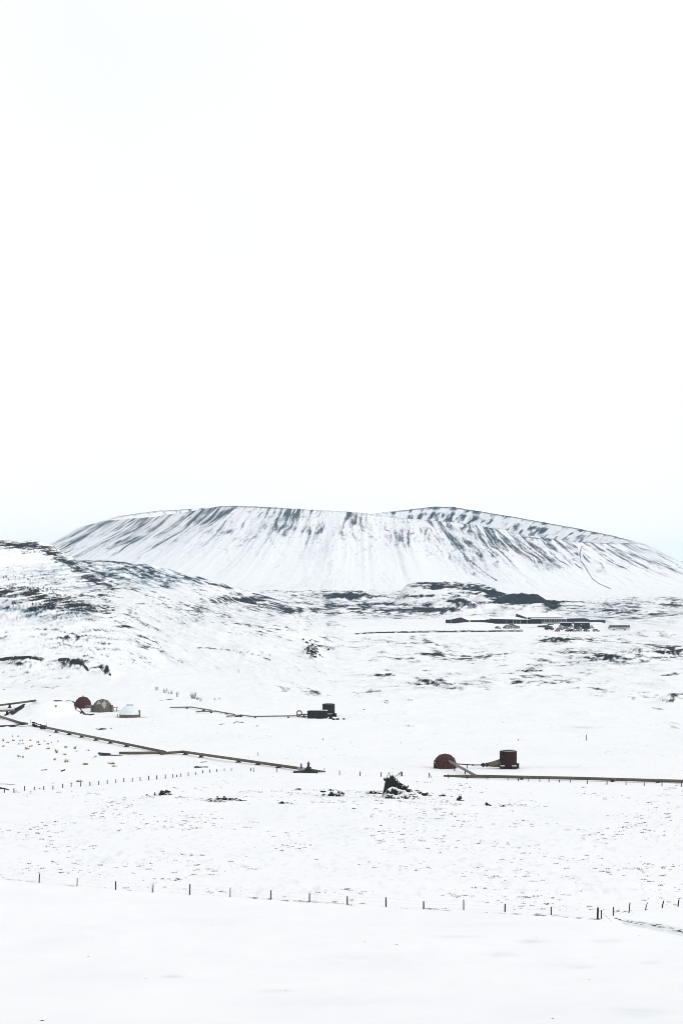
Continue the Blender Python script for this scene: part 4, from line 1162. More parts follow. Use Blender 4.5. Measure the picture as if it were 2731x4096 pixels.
def pipeline(name, label, runs, r, lift, mat, supports, root_at=None):
    first = pipe_pts(runs[0], lift)
    root = thing(name, Vector((first[0].x, first[0].y, gz(first[0].x, first[0].y))), label, 'pipeline')
    o = root.location.copy()
    allp = []
    for rn in runs:
        pts = pipe_pts(rn, lift)
        allp.append(pts)
        for i in range(len(pts) - 1):
            a, b2 = pts[i] - o, pts[i + 1] - o
            d = (b2 - a).normalized()
            MB().tube([a - d * r * .35 * (i > 0), b2 + d * r * .35 * (i < len(pts) - 2)], r, 14).build('pipe_section', mat, root, True)
            # joint bands along the cladding
            Lg = (b2 - a).length
            nb = int(Lg // 12)
            for k in range(1, nb + 1):
                c = a + d * (Lg * k / (nb + 1))
                MB().tube([c - d * .10, c + d * .10], r * 1.035, 14).build('joint_band', M['pipe_grey'] if mat is M['pipe'] else M['iron'], root)
    for (ri, seg, t) in supports:
        a, b2 = allp[ri][seg], allp[ri][seg + 1]
        c = a + (b2 - a) * t
        g = gz(c.x, c.y)
        ang = math.atan2((b2 - a).y, (b2 - a).x)
        mb = MB().box(-.35, .35, -.75, .75, -.4, .22, .08).box(-.22, .22, -.42, .42, .2, max(.3, c.z - g - r * .75), .06)
        ob = mb.build('support', M['iron'], root)
        ob.location = Vector((c.x, c.y, g)) - o
        ob.rotation_euler = (0, 0, ang)
    return root, allp

pl1, _ = pipeline('steam_pipeline', 'long olive pipeline sloping across the snow towards the valve on the fence line',
    [[(184, 2911, 0), (660, 3009, 0)], [(476, 3013, -.35), (652, 3012, -.1)], [(640, 3015, -.25), (732, 3008, .0), (1228, 3079, 0), (1300, 3091, -.75)]],
    .35, .68, M['pipe'],
    [(0, 0, .10), (0, 0, .22), (0, 0, .335), (0, 0, .46), (0, 0, .58), (0, 0, .71), (2, 1, .02), (2, 1, .16), (2, 1, .475), (2, 1, .63), (2, 1, .79)])
# collar where the pipe leaves the earth culvert
a = pipe_pts([(176, 2909, 0)], .75)[0] - pl1.location
MB().tube([a + Vector((-1.2, 1.5, -.1)), a + Vector((.6, -.8, -.02))], .62, 14).build('collar', M['iron'], pl1)
bulge = hit(166, 2910)
ear = []
cul = thing('culvert_hood', bulge, 'dark earth hood where the long pipeline comes out of the ground', 'culvert')
bm = bmesh.new(); bmesh.ops.create_icosphere(bm, subdivisions=3, radius=1.0)
for v in bm.verts:
    n = float(fbm(np.array([v.co.x * 2 + 4]), np.array([v.co.z * 2 + v.co.y * 1.3]), 3, 720)[0])
    v.co = Vector((v.co.x * 2.6, v.co.y * 2.2, v.co.z * 1.15)) * (.72 + .5 * n)
    v.co.z -= .35 * v.co.x
me = bpy.data.meshes.new('hood'); bm.to_mesh(me); bm.free(); me.materials.append(M['lava_bare'])
ho_ = bpy.data.objects.new('hood', me); COL.objects.link(ho_); ho_.parent = cul; ho_.location = (-.8, 1.0, .3)

vp = pipe_pts([(1226, 3079, 0)], .75)[0]
val = thing('pipeline_valve', Vector((vp.x, vp.y - .1, gz(vp.x, vp.y))), 'black valve with two upright stems at the end of the long pipeline', 'valve')
hv_ = vp.z - val.location.z
MB().box(-3.3, 2.6, -.9, .9, -.5, .38, .25).build('base', M['iron'], val)
MB().tube([(-.1, .1, hv_), (1.0, .0, hv_ - .12)], .72, 14).build('valve_body', M['iron'], val, True)
MB().tube([(.45, 0, hv_), (.45, 0, hv_ + 1.5), (.45, 0, hv_ + 2.0)], [.34, .22, .06], 10).build('stem', M['iron'], val)
MB().tube([(.05, 0, hv_ + 1.35), (.85, 0, hv_ + 1.35)], .07, 6).build('handwheel', M['iron'], val)
MB().tube([(-1.25, 0, hv_ + .2), (-1.25, 0, hv_ + 1.2), (-1.25, 0, hv_ + 1.5)], [.2, .17, .06], 10).build('stem', M['iron'], val)
MB().tube([(-2.1, .35, hv_ + .14), (-.1, .1, hv_ - .02)], .375, 14).build('sleeve', M['steel'], val, True)

pl2, _ = pipeline('steam_pipeline', 'olive pipeline running level behind the fence from a branch at the red dome',
    [[(1775, 3107, -.55), (1905, 3106, -.1), (2300, 3114, 0), (2790, 3128, 0)]], .36, .58, M['pipe'], [(0, 1, .46), (0, 2, .31), (0, 2, .68)])
# branch from the dome
b_end = pipe_pts([(1902, 3104, 0)], .58)[0]
br = thing('branch_pipe', Vector((d1.location.x + r1 * .3, d1.location.y - r1 * .8, gz(d1.location.x + r1 * .3, d1.location.y - r1 * .8))), 'straight sloping pipe from the front of the red dome down to the pipeline', 'pipe')
o = br.location.copy()
a = Vector((xw(1795, d1.location.y - r1 * .75), d1.location.y - r1 * .75, zw(3045, d1.location.y - r1 * .75)))
MB().tube([a - o, b_end - o], .32, 14).build('pipe_section', M['pipe_grey'], br, True)
for t in (.33,):
    c = a + (b_end - a) * t
    d = (b_end - a).normalized()
    MB().tube([c - o - d * .16, c - o + d * .16], .42, 14).build('joint_band', M['steel'], br)
MB().tube([a - o - (b_end - a).normalized() * 1.1, a - o + Vector((0, 0, .02))], .44, 14).build('sleeve', M['rust'], br)
for t in (.22, .62):
    c = a + (b_end - a) * t
    g = gz(c.x, c.y)
    MB().tube([Vector((c.x, c.y, g - .4)) - o, Vector((c.x, c.y, c.z - .2)) - o], .14, 8).build('support', M['iron'], br)
# thin feed between dome and tank
tp = t1.location + Vector((-tr * 2.95, -1.95, 1.03))
fd = thing('feed_pipe', Vector(((d1.location.x + tp.x) / 2, (d1.location.y + tp.y) / 2, gz((d1.location.x + tp.x) / 2, (d1.location.y + tp.y) / 2))), 'thin black pipe linking the red dome to the rust-brown tank', 'pipe')
o = fd.location.copy()
a = d1.location + Vector((r1 * .93, -.4, 1.05)); mdp = a + (tp - a) * .62 + Vector((0, 0, -.12))
MB().tube([a - o, mdp - o, tp - o], .13, 10).build('pipe_section', M['iron'], fd, True)
for t, rr in ((.62, .24), (.93, .26)):
    c = a + (tp - a) * t + Vector((0, 0, -.1 if t < .8 else 0)); d = (tp - a).normalized()
    MB().tube([c - o - d * .12, c - o + d * .12], rr, 10).build('flange', M['iron'], fd)
c = a + (tp - a) * .42
MB().tube([Vector((c.x, c.y, gz(c.x, c.y) - .4)) - o, c - o - Vector((0, 0, .1))], .1, 6).build('support', M['iron'], fd)

pl3, _ = pipeline('gathering_pipe', 'slim stepped pipe on dark footings leading into the oval black tank',
    [[(680, 2831, 0), (764, 2829, 0), (846, 2842, 0)], [(784, 2848, 0), (860, 2845, 0), (940, 2859, -.1)], [(906, 2866, 0), (964, 2861, 0), (1010, 2867, 0), (1182, 2864, 0)]],
    .22, .55, M['pipe_grey'], [(0, 0, .82), (0, 1, .62), (1, 0, .8), (1, 1, .58), (2, 0, .7), (2, 0, .95), (2, 2, .06), (2, 2, .83)])
lp = pipe_pts([(1186, 2863, 0)], .55)[0]
lo_ = thing('expansion_loop', Vector((lp.x, lp.y, gz(lp.x, lp.y))), 'upright grey pipe loop between the slim pipe and the oval tank', 'pipe')
zc = lp.z - lo_.location.z
rl = 9.5 * lp.y / FPX
cpt = (11 * lp.y / FPX, zc + rl)
ring = [(-.3, 0, zc - .02)] + [(cpt[0] + rl * math.sin(t), .22 * t / 6.0, cpt[1] - rl * math.cos(t)) for t in np.linspace(0, 5.6, 22)]
MB().tube(ring, .24, 12).build('loop', M['pipe_grey'], lo_, True)
ex = t3.location.x - lo_.location.x - tr3 * .9
MB().tube([(cpt[0] - rl * .62, .22, cpt[1] - rl * .78), (ex * .6, .3, zc + .35), (ex, .3, zc + .3)], .24, 12).build('outlet', M['pipe_grey'], lo_, True)
MB().tube([(.05, 0, zc - .05), (.1, 0, .22), (ex * .55, 0, .2), (ex, .2, .25)], .13, 8).build('drain_pipe', M['pipe_grey'], lo_, True)
MB().tube([(ex * .62, -.1, .05), (ex * .62, -.1, zc + .5)], .16, 8).build('valve_stem', M['iron'], lo_)
MB().box(ex * .45, ex * .8, -.35, .3, -.2, .45, .1).build('valve_base', M['iron'], lo_)

pl4, _ = pipeline('steam_pipeline', 'olive pipe high on the slope running into the snow heap',
    [[(-60, 2829, 0), (60, 2814, 0), (142, 2803, -.1)]], .36, 1.5, M['pipe'], [(0, 0, .82)])
pl5, _ = pipeline('steam_pipeline', 'short grey pipe with a dark joint entering the foot of the snow heap',
    [[(-60, 2846, 0), (58, 2842, 0)]], .36, 1.0, M['pipe_grey'], [(0, 0, .75)])
pl6, _ = pipeline('steam_pipeline', 'olive pipe dipping into the earth ditch before the culvert hood',
    [[(-60, 2850, 0), (0, 2867, 0), (80, 2892, -.1), (112, 2897, -.5)]], .40, .65, M['pipe'], [(0, 0, .5)])
pl7, _ = pipeline('connecting_pipe', 'short horizontal grey pipe between the red dome and the grey dome',
    [[(342, 2827, 0), (374, 2826, 0)]], .38, 1.0, M['pipe_grey'], [])
pf = hit(455, 2846)
fr_ = thing('pipe_frame', pf, 'small grey pipe bracket on the side of the geodesic dome', 'bracket')
s = pf.y / FPX
MB().box(-4 * s, 17 * s, -.1, .15, 15 * s, 17.5 * s).build('top_rail', M['grey_dome'], fr_)
MB().box(11 * s, 14 * s, -.1, .15, -.3, 15 * s).build('leg', M['grey_dome'], fr_)
MB().box(-1 * s, 1 * s, -.1, .15, -.3, 15 * s).build('leg', M['grey_dome'], fr_)
MB().tube([(0, 0, .15), (24 * s, 0, .15)], .1, 6).build('bottom_rail', M['iron'], fr_)

# ------------------------------------------------------------------ fences
def make_fence(name, label, posts, rad, wires, wr, split_lbl=None):
    """posts: (px, py foot, height px, lean px)"""
    feet = [hit(px, py) for px, py, hp, ln in posts]
    root = thing(name, feet[0], label, 'fence')
    o = root.location.copy()
    tops = []
    for (px, py, hp, ln), g in zip(posts, feet):
        s = g.y / FPX
        rr = rad * random.uniform(.85, 1.12) * (1.7 if hp > 44 else 1.0)
        b0 = g - o; t0 = b0 + Vector((ln * s, random.uniform(-.03, .03), hp * s))
        md = b0 + (t0 - b0) * .5 + Vector((random.uniform(-.012, .012), 0, 0))
        MB().tube([b0 - Vector((0, 0, .4)), md, t0], [rr * 1.05, rr, rr * .92], 7).build('post', M['post'], root)
        tops.append((b0, t0))
    for w in wires:
        mb = MB()
        pts = []
        for i in range(len(tops) - 1):
            a = tops[i][0] + (tops[i][1] - tops[i][0]) * w; b2 = tops[i + 1][0] + (tops[i + 1][1] - tops[i + 1][0]) * w
            pts += [a, (a + b2) / 2 - Vector((0, 0, .02))]
        pts.append(tops[-1][0] + (tops[-1][1] - tops[-1][0]) * w)
        mb.tube([p + Vector((0, -rad - wr, 0)) for p in pts], wr, 3).build('wire', M['wire'], root)
    return root, tops

near_posts = [(-8, 3517, 36, 0), (156, 3532, 36, 2), (308, 3546, 33, 1), (463, 3561, 34, 0), (611, 3571, 32, 2), (759, 3581, 43, 1), (920, 3589, 37, 1), (1083, 3600, 38, 1), (1238, 3610, 35, 0), (1389, 3620, 33, 0), (1544, 3630, 39, -1), (1694, 3638, 31, 0), (1854, 3642, 42, 0), (2019, 3649, 32, 1), (2204, 3662, 33, 0), (2389, 3679, 47, 2)]
fn1, tops1 = make_fence('fence', 'near wire fence along the crest of the foreground bank', near_posts, .075, (.15, .55, .95), .0025)
# weathered split stake beside one post
c = tops1[4][0]
MB().tube([c + Vector((-.13, 0, -.3)), c + Vector((-.10, 0, 1.02))], .022, 5).build('stake', M['post'], fn1)
c0, c1 = tops1[-1]
MB().tube([c0 + (c1 - c0) * .82, c0 + Vector((1.55, -.4, -.1))], .012, 4).build('stay_wire', M['wire'], fn1)
side_posts = [(2404, 3676, 34, 1), (2452, 3665, 35, 1), (2514, 3654, 42, 5), (2579, 3643, 31, 10), (2647, 3634, 29, 7), (2710, 3628, 28, 5), (2790, 3616, 28, 3)]
fn2, _ = make_fence('fence', 'leaning side fence running off from the thick corner post', side_posts, .08, (.15, .5, .9), .0025)
lp_ = [(17, 3172, 14), (56, 3172, 18), (98, 3164, 19), (137, 3162, 14), (175, 3160, 15), (212, 3159, 16), (251, 3153, 17), (285, 3149, 18), (323, 3147, 17), (360, 3144, 16), (395, 3141, 17), (429, 3137, 16), (463, 3133, 15), (496, 3130, 17), (529, 3128, 16), (561, 3125, 16), (595, 3122, 18), (627, 3119, 17), (661, 3116, 17), (692, 3112, 15), (707, 3109, 9), (722, 3109, 15), (753, 3105, 15), (782, 3101, 13), (811, 3094, 12), (839, 3091, 12), (867, 3088, 10), (897, 3085, 10)]
fn3, _ = make_fence('fence', 'row of short dark fence posts slanting up to the pipeline across the snowfield', [(a, b2, c, random.uniform(-.6, .8)) for a, b2, c in lp_], .10, (.3, .85), .0025)
rp_ = [(925, 3085, 13), (1003, 3085, 13), (1014, 3088, 17), (1106, 3090, 18), (1270, 3096, 16), (1297, 3089, 16), (1358, 3102, 20), (1440, 3105, 18), (1524, 3108, 18), (1603, 3106, 19), (1608, 3106, 18), (1715, 3112, 20), (1793, 3114, 18), (1867, 3117, 16), (1950, 3119, 15), (2031, 3123, 14), (2073, 3126, 12), (2114, 3127, 14), (2158, 3129, 13), (2195, 3130, 14), (2236, 3131, 11), (2277, 3133, 13), (2348, 3136, 15), (2427, 3139, 14), (2503, 3142, 17), (2576, 3144.5, 15), (2647, 3145, 16), (2724, 3148, 17), (2800, 3151, 16)]
fn4, tops4 = make_fence('fence', 'fence of dark posts in front of the level pipeline and red dome', [(a, b2, c, {1270: -5, 2277: 6, 2348: 2, 2724: 1.5}.get(a, random.uniform(-.5, .7))) for a, b2, c in rp_], .10, (.3, .85), .0025)
s = fn4.location.y / FPX
for i, dxs in ((9, (-26, -14)), (11, (12,)), (12, (2,))):
    b0, t0 = tops4[i]
    for dx in dxs:
        MB().tube([t0 - Vector((0, 0, .12)), b0 + Vector((dx * s, -.2, -.15))], .06, 6).build('brace', M['post'], fn4)

# lone marker stakes
for px, py, hp, rr, lab in [(2345, 2963, 24, .10, 'dark marker post alone in the snow above the level pipeline'), (121, 2895, 17, .07, 'dark stake beside the ditch near the culvert hood'), (147, 2902, 15, .07, 'dark stake at the culvert hood'), (186, 2904, 14, .035, 'thin pale stake just behind the culvert hood'), (1301, 2705, 17, .05, 'thin stake on the plain beyond the oval tank'), (955, 2692, 14, .045, 'thin stake on the snow below the rocky slope'), (1291, 2962, 8, .07, 'short stake between the oval tank and the valve'), (1602, 2975, 8, .07, 'short stake halfway between the oval tank and the red dome'), (1031, 3024, 14, .05, 'thin straw-coloured stake above the long pipeline'), (2071, 2963, 6, .12, 'stubby dark post behind the rust-brown tank'), (965, 3117, 25, .025, 'tall thin stake in front of the slanting fence end'), (1598, 3224, 16, .02, 'thin reed stake in the snow below the tall lava outcrop'), (2406, 3466, 7, .04, 'tiny stake in the tussock field')]:
    p = hit(px, py)
    s = p.y / FPX
    o = MB().tube([(0, 0, -.4), (.02, 0, hp * s * .5), (.0, 0, hp * s)], [rr, rr, rr * .9], 6).build('marker_stake', M['post'])
    o.location = p
    tag(o, lab, 'stake', 'lone stakes in the snow')

# ------------------------------------------------------------------ rocks
def boulder_mesh(seed, sub=4):
    bm = bmesh.new(); bmesh.ops.create_icosphere(bm, subdivisions=sub - 2, radius=1.0)
    co = np.array([v.co for v in bm.verts])
    n = fbm(co[:, 0] * 1.15 + seed * 3.1 + co[:, 2] * .8, co[:, 1] * 1.15 - co[:, 2] * 1.0 + 5, 4, 800 + seed, 0.5)
    n2 = ridged(co[:, 0] * 2.3 + co[:, 1], co[:, 2] * 2.6 + seed, 2, 900 + seed)
    for v, a, b2 in zip(bm.verts, n, n2):
        v.co *= 0.40 + 0.95 * a + 0.25 * b2
    me = bpy.data.meshes.new('boulder'); bm.to_mesh(me); bm.free()
    return me
BOULD = {}
def boulder(root, off, sc, rz, mat, seed):
    key = (seed % 7, mat.name)
    if key not in BOULD:
        me = boulder_mesh(seed % 7); me.materials.append(mat); BOULD[key] = me
    o = bpy.data.objects.new('boulder', BOULD[key]); COL.objects.link(o)
    if root is not None: o.parent = root
    o.location = off; o.scale = sc; o.rotation_euler = (0, 0, rz)
    return o

def outcrop(name, px0, py0, items, label, mat, nearer=0.0):
    p = hit(px0, py0)
    root = thing(name, p, label, 'rock')
    s = p.y / FPX
    for k, (px, py, rx, ry) in enumerate(items):
        up = (py0 - py) * s
        back = (py0 - py) * s * 0.55
        boulder(root, Vector(((px - px0) * s, back, up)), Vector((rx * s * 1.12, rx * s * random.uniform(.7, 1.1), ry * s * 1.35)), random.uniform(-.5, .5), mat, k + int(px0)).rotation_euler = (random.uniform(-.5, .5), random.uniform(-.45, .45), random.uniform(-1, 1))
    return root

def crag(root, px0, py0, prof, depth, yoff, seed, mat=None, rough=.16):
    """a rock ledge: steep broken face to the front, snow-holding top falling away behind; sizes in photo px"""
    s = root.location.y / FPX
    x0, x1 = prof[0][0], prof[-1][0]
    nx = max(8, int((x1 - x0) / 1.5)); ny = 22
    xs = np.linspace(x0, x1, nx); ys = np.linspace(-1, 1, ny)
    GX, GY = np.meshgrid(xs, ys)
    Hh = py0 - np.interp(GX, [q[0] for q in prof], [q[1] for q in prof])
    wav = (fbm(GX / 9.0, GX * 0 + seed, 3, 970 + seed) - .5) * 1.1
    ye = GY + wav * (1 - np.abs(GY))
    shp = sstep(-.95, -.5, ye) * (1 - .85 * sstep(-.25, 1.0, ye))
    n1 = ridged(GX / 20.0 + seed, GY * depth / 16.0, 2, 975 + seed) - .45
    n2 = fbm(GX / 7.0, GY * depth / 5.0 + seed, 2, 985 + seed) - .5
    Z = Hh * shp * (1 + rough * 1.5 * n1)
    # ledges: the face climbs in broken steps that hold snow
    stp = 9.0 + 4 * n1
    Z = Z * .45 + .55 * (np.floor(Z / stp) + sstep(.55, 1.0, Z / stp - np.floor(Z / stp))) * stp
    Z = Z + n2 * 6 * np.clip(shp * 2, 0, 1) * np.clip(Hh / 14.0, 0.2, 1) - 1.0 - 9 * (1 - np.clip(shp * 5, 0, 1)) - 9 * (1 - np.clip(Hh / 3.0, 0, 1))
    P = np.stack([(GX - px0) * s, GY * depth * s + yoff, Z * s], -1)
    o = mesh_from_grid('crag', P, {}, mat or M['lava'], False)
    o.parent = root
    return o
oc = thing('lava_outcrop', hit(1565, 3194), 'tall peaked black lava outcrop dusted with snow, highest rock in the field', 'rock')
crag(oc, 1565, 3194, [(1526, 3194), (1532, 3176), (1537, 3150), (1541, 3128), (1547, 3114), (1555, 3100), (1567, 3099), (1574, 3110), (1588, 3124), (1604, 3134), (1622, 3142), (1640, 3154), (1662, 3172), (1700, 3192)], 40, 3.2, 1)
crag(oc, 1565, 3194, [(1530, 3194), (1537, 3176), (1548, 3162), (1560, 3152), (1580, 3150), (1596, 3158), (1616, 3164), (1640, 3176), (1668, 3190)], 34, 1.5, 2)
crag(oc, 1565, 3194, [(1532, 3198), (1540, 3178), (1550, 3172), (1568, 3176), (1588, 3180), (1604, 3188), (1622, 3196)], 22, .4, 3, M['lava'])
for (px, py, rx, ry) in [(1606, 3140, 9, 7), (1622, 3149, 13, 8), (1634, 3160, 11, 6), (1643, 3180, 14, 6), (1660, 3188, 11, 5), (1624, 3187, 9, 4), (1541, 3122, 6, 7)]:
    so_c = oc.location.y / FPX
    boulder(oc, Vector(((px - 1565) * so_c, (3194 - py) * so_c * .5 + .6, (3194 - py) * so_c)), Vector((rx * so_c, rx * so_c * .9, ry * so_c * 1.2)), random.uniform(-1, 1), M['lava'], int(px))
oc = outcrop('lava_outcrop', 1690, 3184, [(1669, 3168, 13, 7), (1692, 3174, 17, 8), (1704, 3177, 8, 9), (1650, 3180, 12, 5), (1718, 3183, 8, 3)], 'low jumble of black rocks trailing off beside the tall peaked outcrop', M['lava'])
crag(oc, 1690, 3186, [(1648, 3186), (1662, 3170), (1676, 3166), (1690, 3170), (1704, 3167), (1712, 3178), (1726, 3184), (1738, 3186)], 14, .4, 12)
oc = outcrop('lava_outcrop', 655, 3182, [(619, 3176, 3, 6), (703, 3187, 7, 3), (640, 3184, 8, 2)], 'blocky black rock with a flat snow top on the low snow rise', M['lava'])
crag(oc, 655, 3182, [(632, 3182), (636, 3168), (642, 3161), (655, 3162), (664, 3156), (672, 3158), (682, 3164), (690, 3174), (696, 3182)], 16, .3, 5)
crag(oc, 655, 3190, [(580, 3190), (588, 3181), (594, 3185), (600, 3190)], 8, .0, 6)
crag(oc, 655, 3190, [(655, 3190), (664, 3179), (676, 3184), (700, 3184), (712, 3190)], 10, -.8, 7)
oc = outcrop('lava_outcrop', 890, 3202, [(964, 3200, 8, 3), (818, 3206, 8, 2)], 'long jagged black rock ledge crossing the snow rise', M['lava'])
crag(oc, 890, 3202, [(850, 3202), (856, 3188), (868, 3185), (884, 3188), (896, 3184), (912, 3190), (930, 3190), (950, 3194), (985, 3199), (1000, 3202)], 14, .6, 8)
crag(oc, 890, 3208, [(806, 3208), (826, 3200), (842, 3196), (856, 3200), (875, 3208)], 12, -.4, 9)
crag(oc, 890, 3214, [(826, 3214), (845, 3205), (866, 3207), (890, 3206), (915, 3214)], 10, -1.6, 10)
oc = outcrop('lava_outcrop', 1350, 3186, [(1325, 3160, 12, 5), (1359, 3170, 10, 7), (1356, 3187, 11, 6), (1292, 3168, 11, 3), (1340, 3190, 8, 4), (1370, 3174, 8, 4)], 'group of three black rocks between the ledge and the tall outcrop', M['lava'])
crag(oc, 1350, 3194, [(1332, 3194), (1344, 3182), (1358, 3178), (1370, 3184), (1378, 3194)], 10, -.4, 15)
crag(oc, 1350, 3176, [(1278, 3176), (1290, 3166), (1310, 3170), (1322, 3158), (1338, 3162), (1352, 3168), (1370, 3164), (1385, 3176)], 10, .8, 16)
oc = outcrop('lava_outcrop', 1490, 3176, [(1485, 3168, 14, 7), (1501, 3167, 6, 6), (1472, 3172, 8, 4), (1520, 3174, 9, 4)], 'pair of black rocks close against the tall outcrop', M['lava'])
crag(oc, 1490, 3176, [(1462, 3176), (1472, 3167), (1486, 3161), (1500, 3162), (1510, 3170), (1530, 3176)], 10, .3, 14)
oc = outcrop('lava_outcrop', 1135, 3216, [(1170, 3214, 8, 2)], 'flat black rock strip in front of the snow rise', M['lava'])
crag(oc, 1135, 3216, [(1100, 3216), (1112, 3209), (1126, 3206), (1140, 3209), (1156, 3208), (1175, 3212), (1195, 3216)], 9, .2, 11)
outcrop('lava_outcrop', 1838, 3204, [(1837, 3195, 9, 9), (1848, 3203, 8, 3)], 'single round black boulder among the trailing rocks', M['lava_bare'])
oc = outcrop('lava_outcrop', 1985, 3226, [(1947, 3216, 8, 6), (2009, 3222, 11, 5), (2022, 3233, 5, 4), (1985, 3228, 8, 3), (1960, 3222, 7, 3)], 'last scattered black rocks at the far end of the trailing line', M['lava'])
crag(oc, 1985, 3226, [(1990, 3226), (2002, 3217), (2014, 3218), (2026, 3226)], 8, 0, 13)
outcrop('lava_outcrop', 1775, 3186, [(1772, 3182, 10, 4), (1760, 3185, 8, 2), (1805, 3187, 9, 4)], 'small snow-topped black rocks before the round boulder', M['lava'])
oc = thing('lava_outcrop', hit(1245, 2622), 'slanted edge of angular dark rocks on the nose of the snowy spur', 'rock')
for k_, (px, py, w, h_) in enumerate([(1215, 2562, 10, 10), (1228, 2574, 9, 12), (1240, 2566, 8, 9), (1236, 2590, 11, 11), (1250, 2582, 8, 12), (1262, 2590, 10, 9), (1252, 2602, 12, 10), (1268, 2604, 9, 8), (1238, 2612, 9, 8), (1256, 2622, 12, 11), (1276, 2616, 10, 6), (1312, 2602, 7, 14), (1290, 2626, 9, 5), (1222, 2594, 6, 7), (1205, 2552, 6, 5)]):
    g = hit(px, py)
    ck = crag(oc, px, 0, [(px - w, 0), (px - w * .6, -h_ * .8), (px - w * .1, -h_), (px + w * .5, -h_ * .55), (px + w, 0)], w * .8, 0, 20 + k_, M['lava'], .22)
    ck.location = g - oc.location
    ck.rotation_euler = (0, random.uniform(.1, .5), random.uniform(-.5, .5))
def lone(px, py, rx, ry, lab, grp, seed, mat=None):
    p = hit(px, py)
    s = p.y / FPX
    o = boulder(None, p + Vector((0, 0, ry * s * .35)), Vector((rx * s, rx * s * .9, ry * s)), random.uniform(0, 3), mat or M['lava_bare'], seed)
    o.name = 'stone'
    return tag(o, lab, 'stone', grp)
lone(168, 4085, 11, 5, 'largest dark stone low in the bottom snow, nearest the camera', None, 1)
STONES = [(371, 3754, 3), (353, 3829, 3.5), (582, 3918, 4), (1143, 3966, 4.5), (552, 3798, 2.5), (429, 3778, 2), (332, 3742, 2), (853, 3704, 2), (1229, 3980, 2), (1585, 3780, 4.5), (2147, 3754, 3), (1460, 3770, 4), (2029, 4087, 3), (2356, 3920, 4), (2210, 4077, 4.5), (2041, 4011, 2.5), (1611, 3823, 2), (2374, 4042, 2), (1886, 4030, 2), (1351, 3856, 2), (2524, 4044, 2), (1930, 3782, 1.6), (2556, 3744, 2.5)]
ORDS = ['first', 'second', 'third', 'fourth', 'fifth', 'sixth', 'seventh', 'eighth', 'ninth']
for k, (px, py, r) in enumerate(STONES):
    for lo_b, hi_b, what in ((0, 3765, 'in the band just below the fence'), (3765, 3830, 'in the second band below the fence'), (3830, 4000, 'across the middle of the foreground snow'), (4000, 4200, 'along the bottom edge')):
        row = sorted([q for q in STONES if lo_b <= q[1] < hi_b])
        if (px, py, r) in row:
            lone(px, py, r, r * .55, 'tiny dark stone, ' + ORDS[row.index((px, py, r))] + ' from the left ' + what, 'small stones on the foreground snow', k)
for k, (px, py, r, lab) in enumerate([(1416, 3236, 8, 'small black rock alone in front of the tall outcrop'), (1192, 3160, 12, 'low black rock by itself above the flat rock strip'), (1041, 3170, 9, 'little black rock on the faint ridge near the jagged ledge'), (998, 3217, 5, 'round black stone at the tip of the jagged ledge'), (1848, 3299, 4, 'tiny pointed stone in the tussocks below the trailing rocks'), (1030, 2905, 6, 'dark stone in front of the slim stepped pipe'), (1545, 2813, 9, 'dark rock on the plain behind the black tanks'), (1455, 2840, 5, 'small dark rock just right of the tall black tank')]):
    lone(px, py, r, r * .6, lab, None, k + 3, M['lava'])

# ------------------------------------------------------------------ dry grass and shrubs
def blades(mb, cx, cy, cz, n, spread, h, w, lean=.5):
    for _ in range(n):
        a = random.uniform(0, 6.283); rr = spread * math.sqrt(random.random())
        x, y = cx + rr * math.cos(a), cy + rr * math.sin(a) * .7
        hh_ = h * random.uniform(.55, 1.1) * (1 - .45 * (rr / max(spread, 1e-6)) ** 2)
        lx, ly = random.uniform(-lean, lean) * hh_ + (x - cx) * .5, random.uniform(-lean, lean) * hh_
        t = random.uniform(0, 3.14)
        ux, uy = math.cos(t) * w, math.sin(t) * w * .4
        o = len(mb.v)
        mb.v += [(x - ux, y - uy, cz - .05), (x + ux, y + uy, cz - .05), (x + lx * .5 + ux * .6, y + ly * .5, cz + hh_ * .6), (x + lx, y + ly, cz + hh_)]
        mb.f += [(o, o + 1, o + 2), (o, o + 2, o + 3)]

straw = [(13, 2966, 8, 9), (31, 2973, 8, 10), (59, 2964, 10, 6), (86, 2965, 8, 8), (83, 2978, 13, 7), (126, 2964, 10, 5), (153, 2971, 9, 8), (179, 2966, 6, 5), (209, 2972, 6, 5), (234, 2969, 5, 6), (13, 2987, 9, 5), (108, 2998, 12, 12), (118, 2988, 10, 6), (153, 2981, 11, 5), (190, 2978, 12, 5), (191, 2998, 10, 9), (229, 3013, 7, 18), (263, 3020, 16, 7), (78, 3028, 7, 12), (91, 3033, 3, 9), (216, 3042, 9, 9), (268, 3050, 10, 13), (297, 2997, 6, 10), (69, 2948, 8, 7), (50, 2948, 3, 6), (201, 2944, 6, 6), (346, 3060, 16, 9), (378, 3030, 8, 9), (445, 3057, 16, 9), (461, 3067, 18, 7), (308, 3008, 8, 6), (351, 3004, 8, 8), (263, 2993, 5, 10), (322, 3129, 16, 8)]
special = {(229, 3013): 'tallest upright straw-coloured grass clump in the patch below the pipeline', (268, 3050): 'bushy straw grass clump at the lower edge of the patch', (108, 2998): 'broad straw grass clump in the middle of the patch', (78, 3028): 'golden grass tuft alone below the patch on the snow', (216, 3042): 'small rounded golden grass tuft with dark base', (322, 3129): 'sparse dry grass clump behind the slanting fence', (378, 3030): 'dry grass clump next to the dark earth strip', (461, 3067): 'wide low dry grass clump nearest the slanting fence'}
ORD = ['first', 'second', 'third', 'fourth', 'fifth', 'sixth', 'seventh', 'eighth', 'ninth', 'tenth', 'eleventh', 'twelfth', 'thirteenth']
def band_label(pt, pts, bands):
    for lim, what in bands:
        row = sorted([q for q in pts if q[1] < lim[1] and q[1] >= lim[0]], key=lambda q: q[0])
        if pt in row: return ORD[row.index(pt)] + ' from the left ' + what
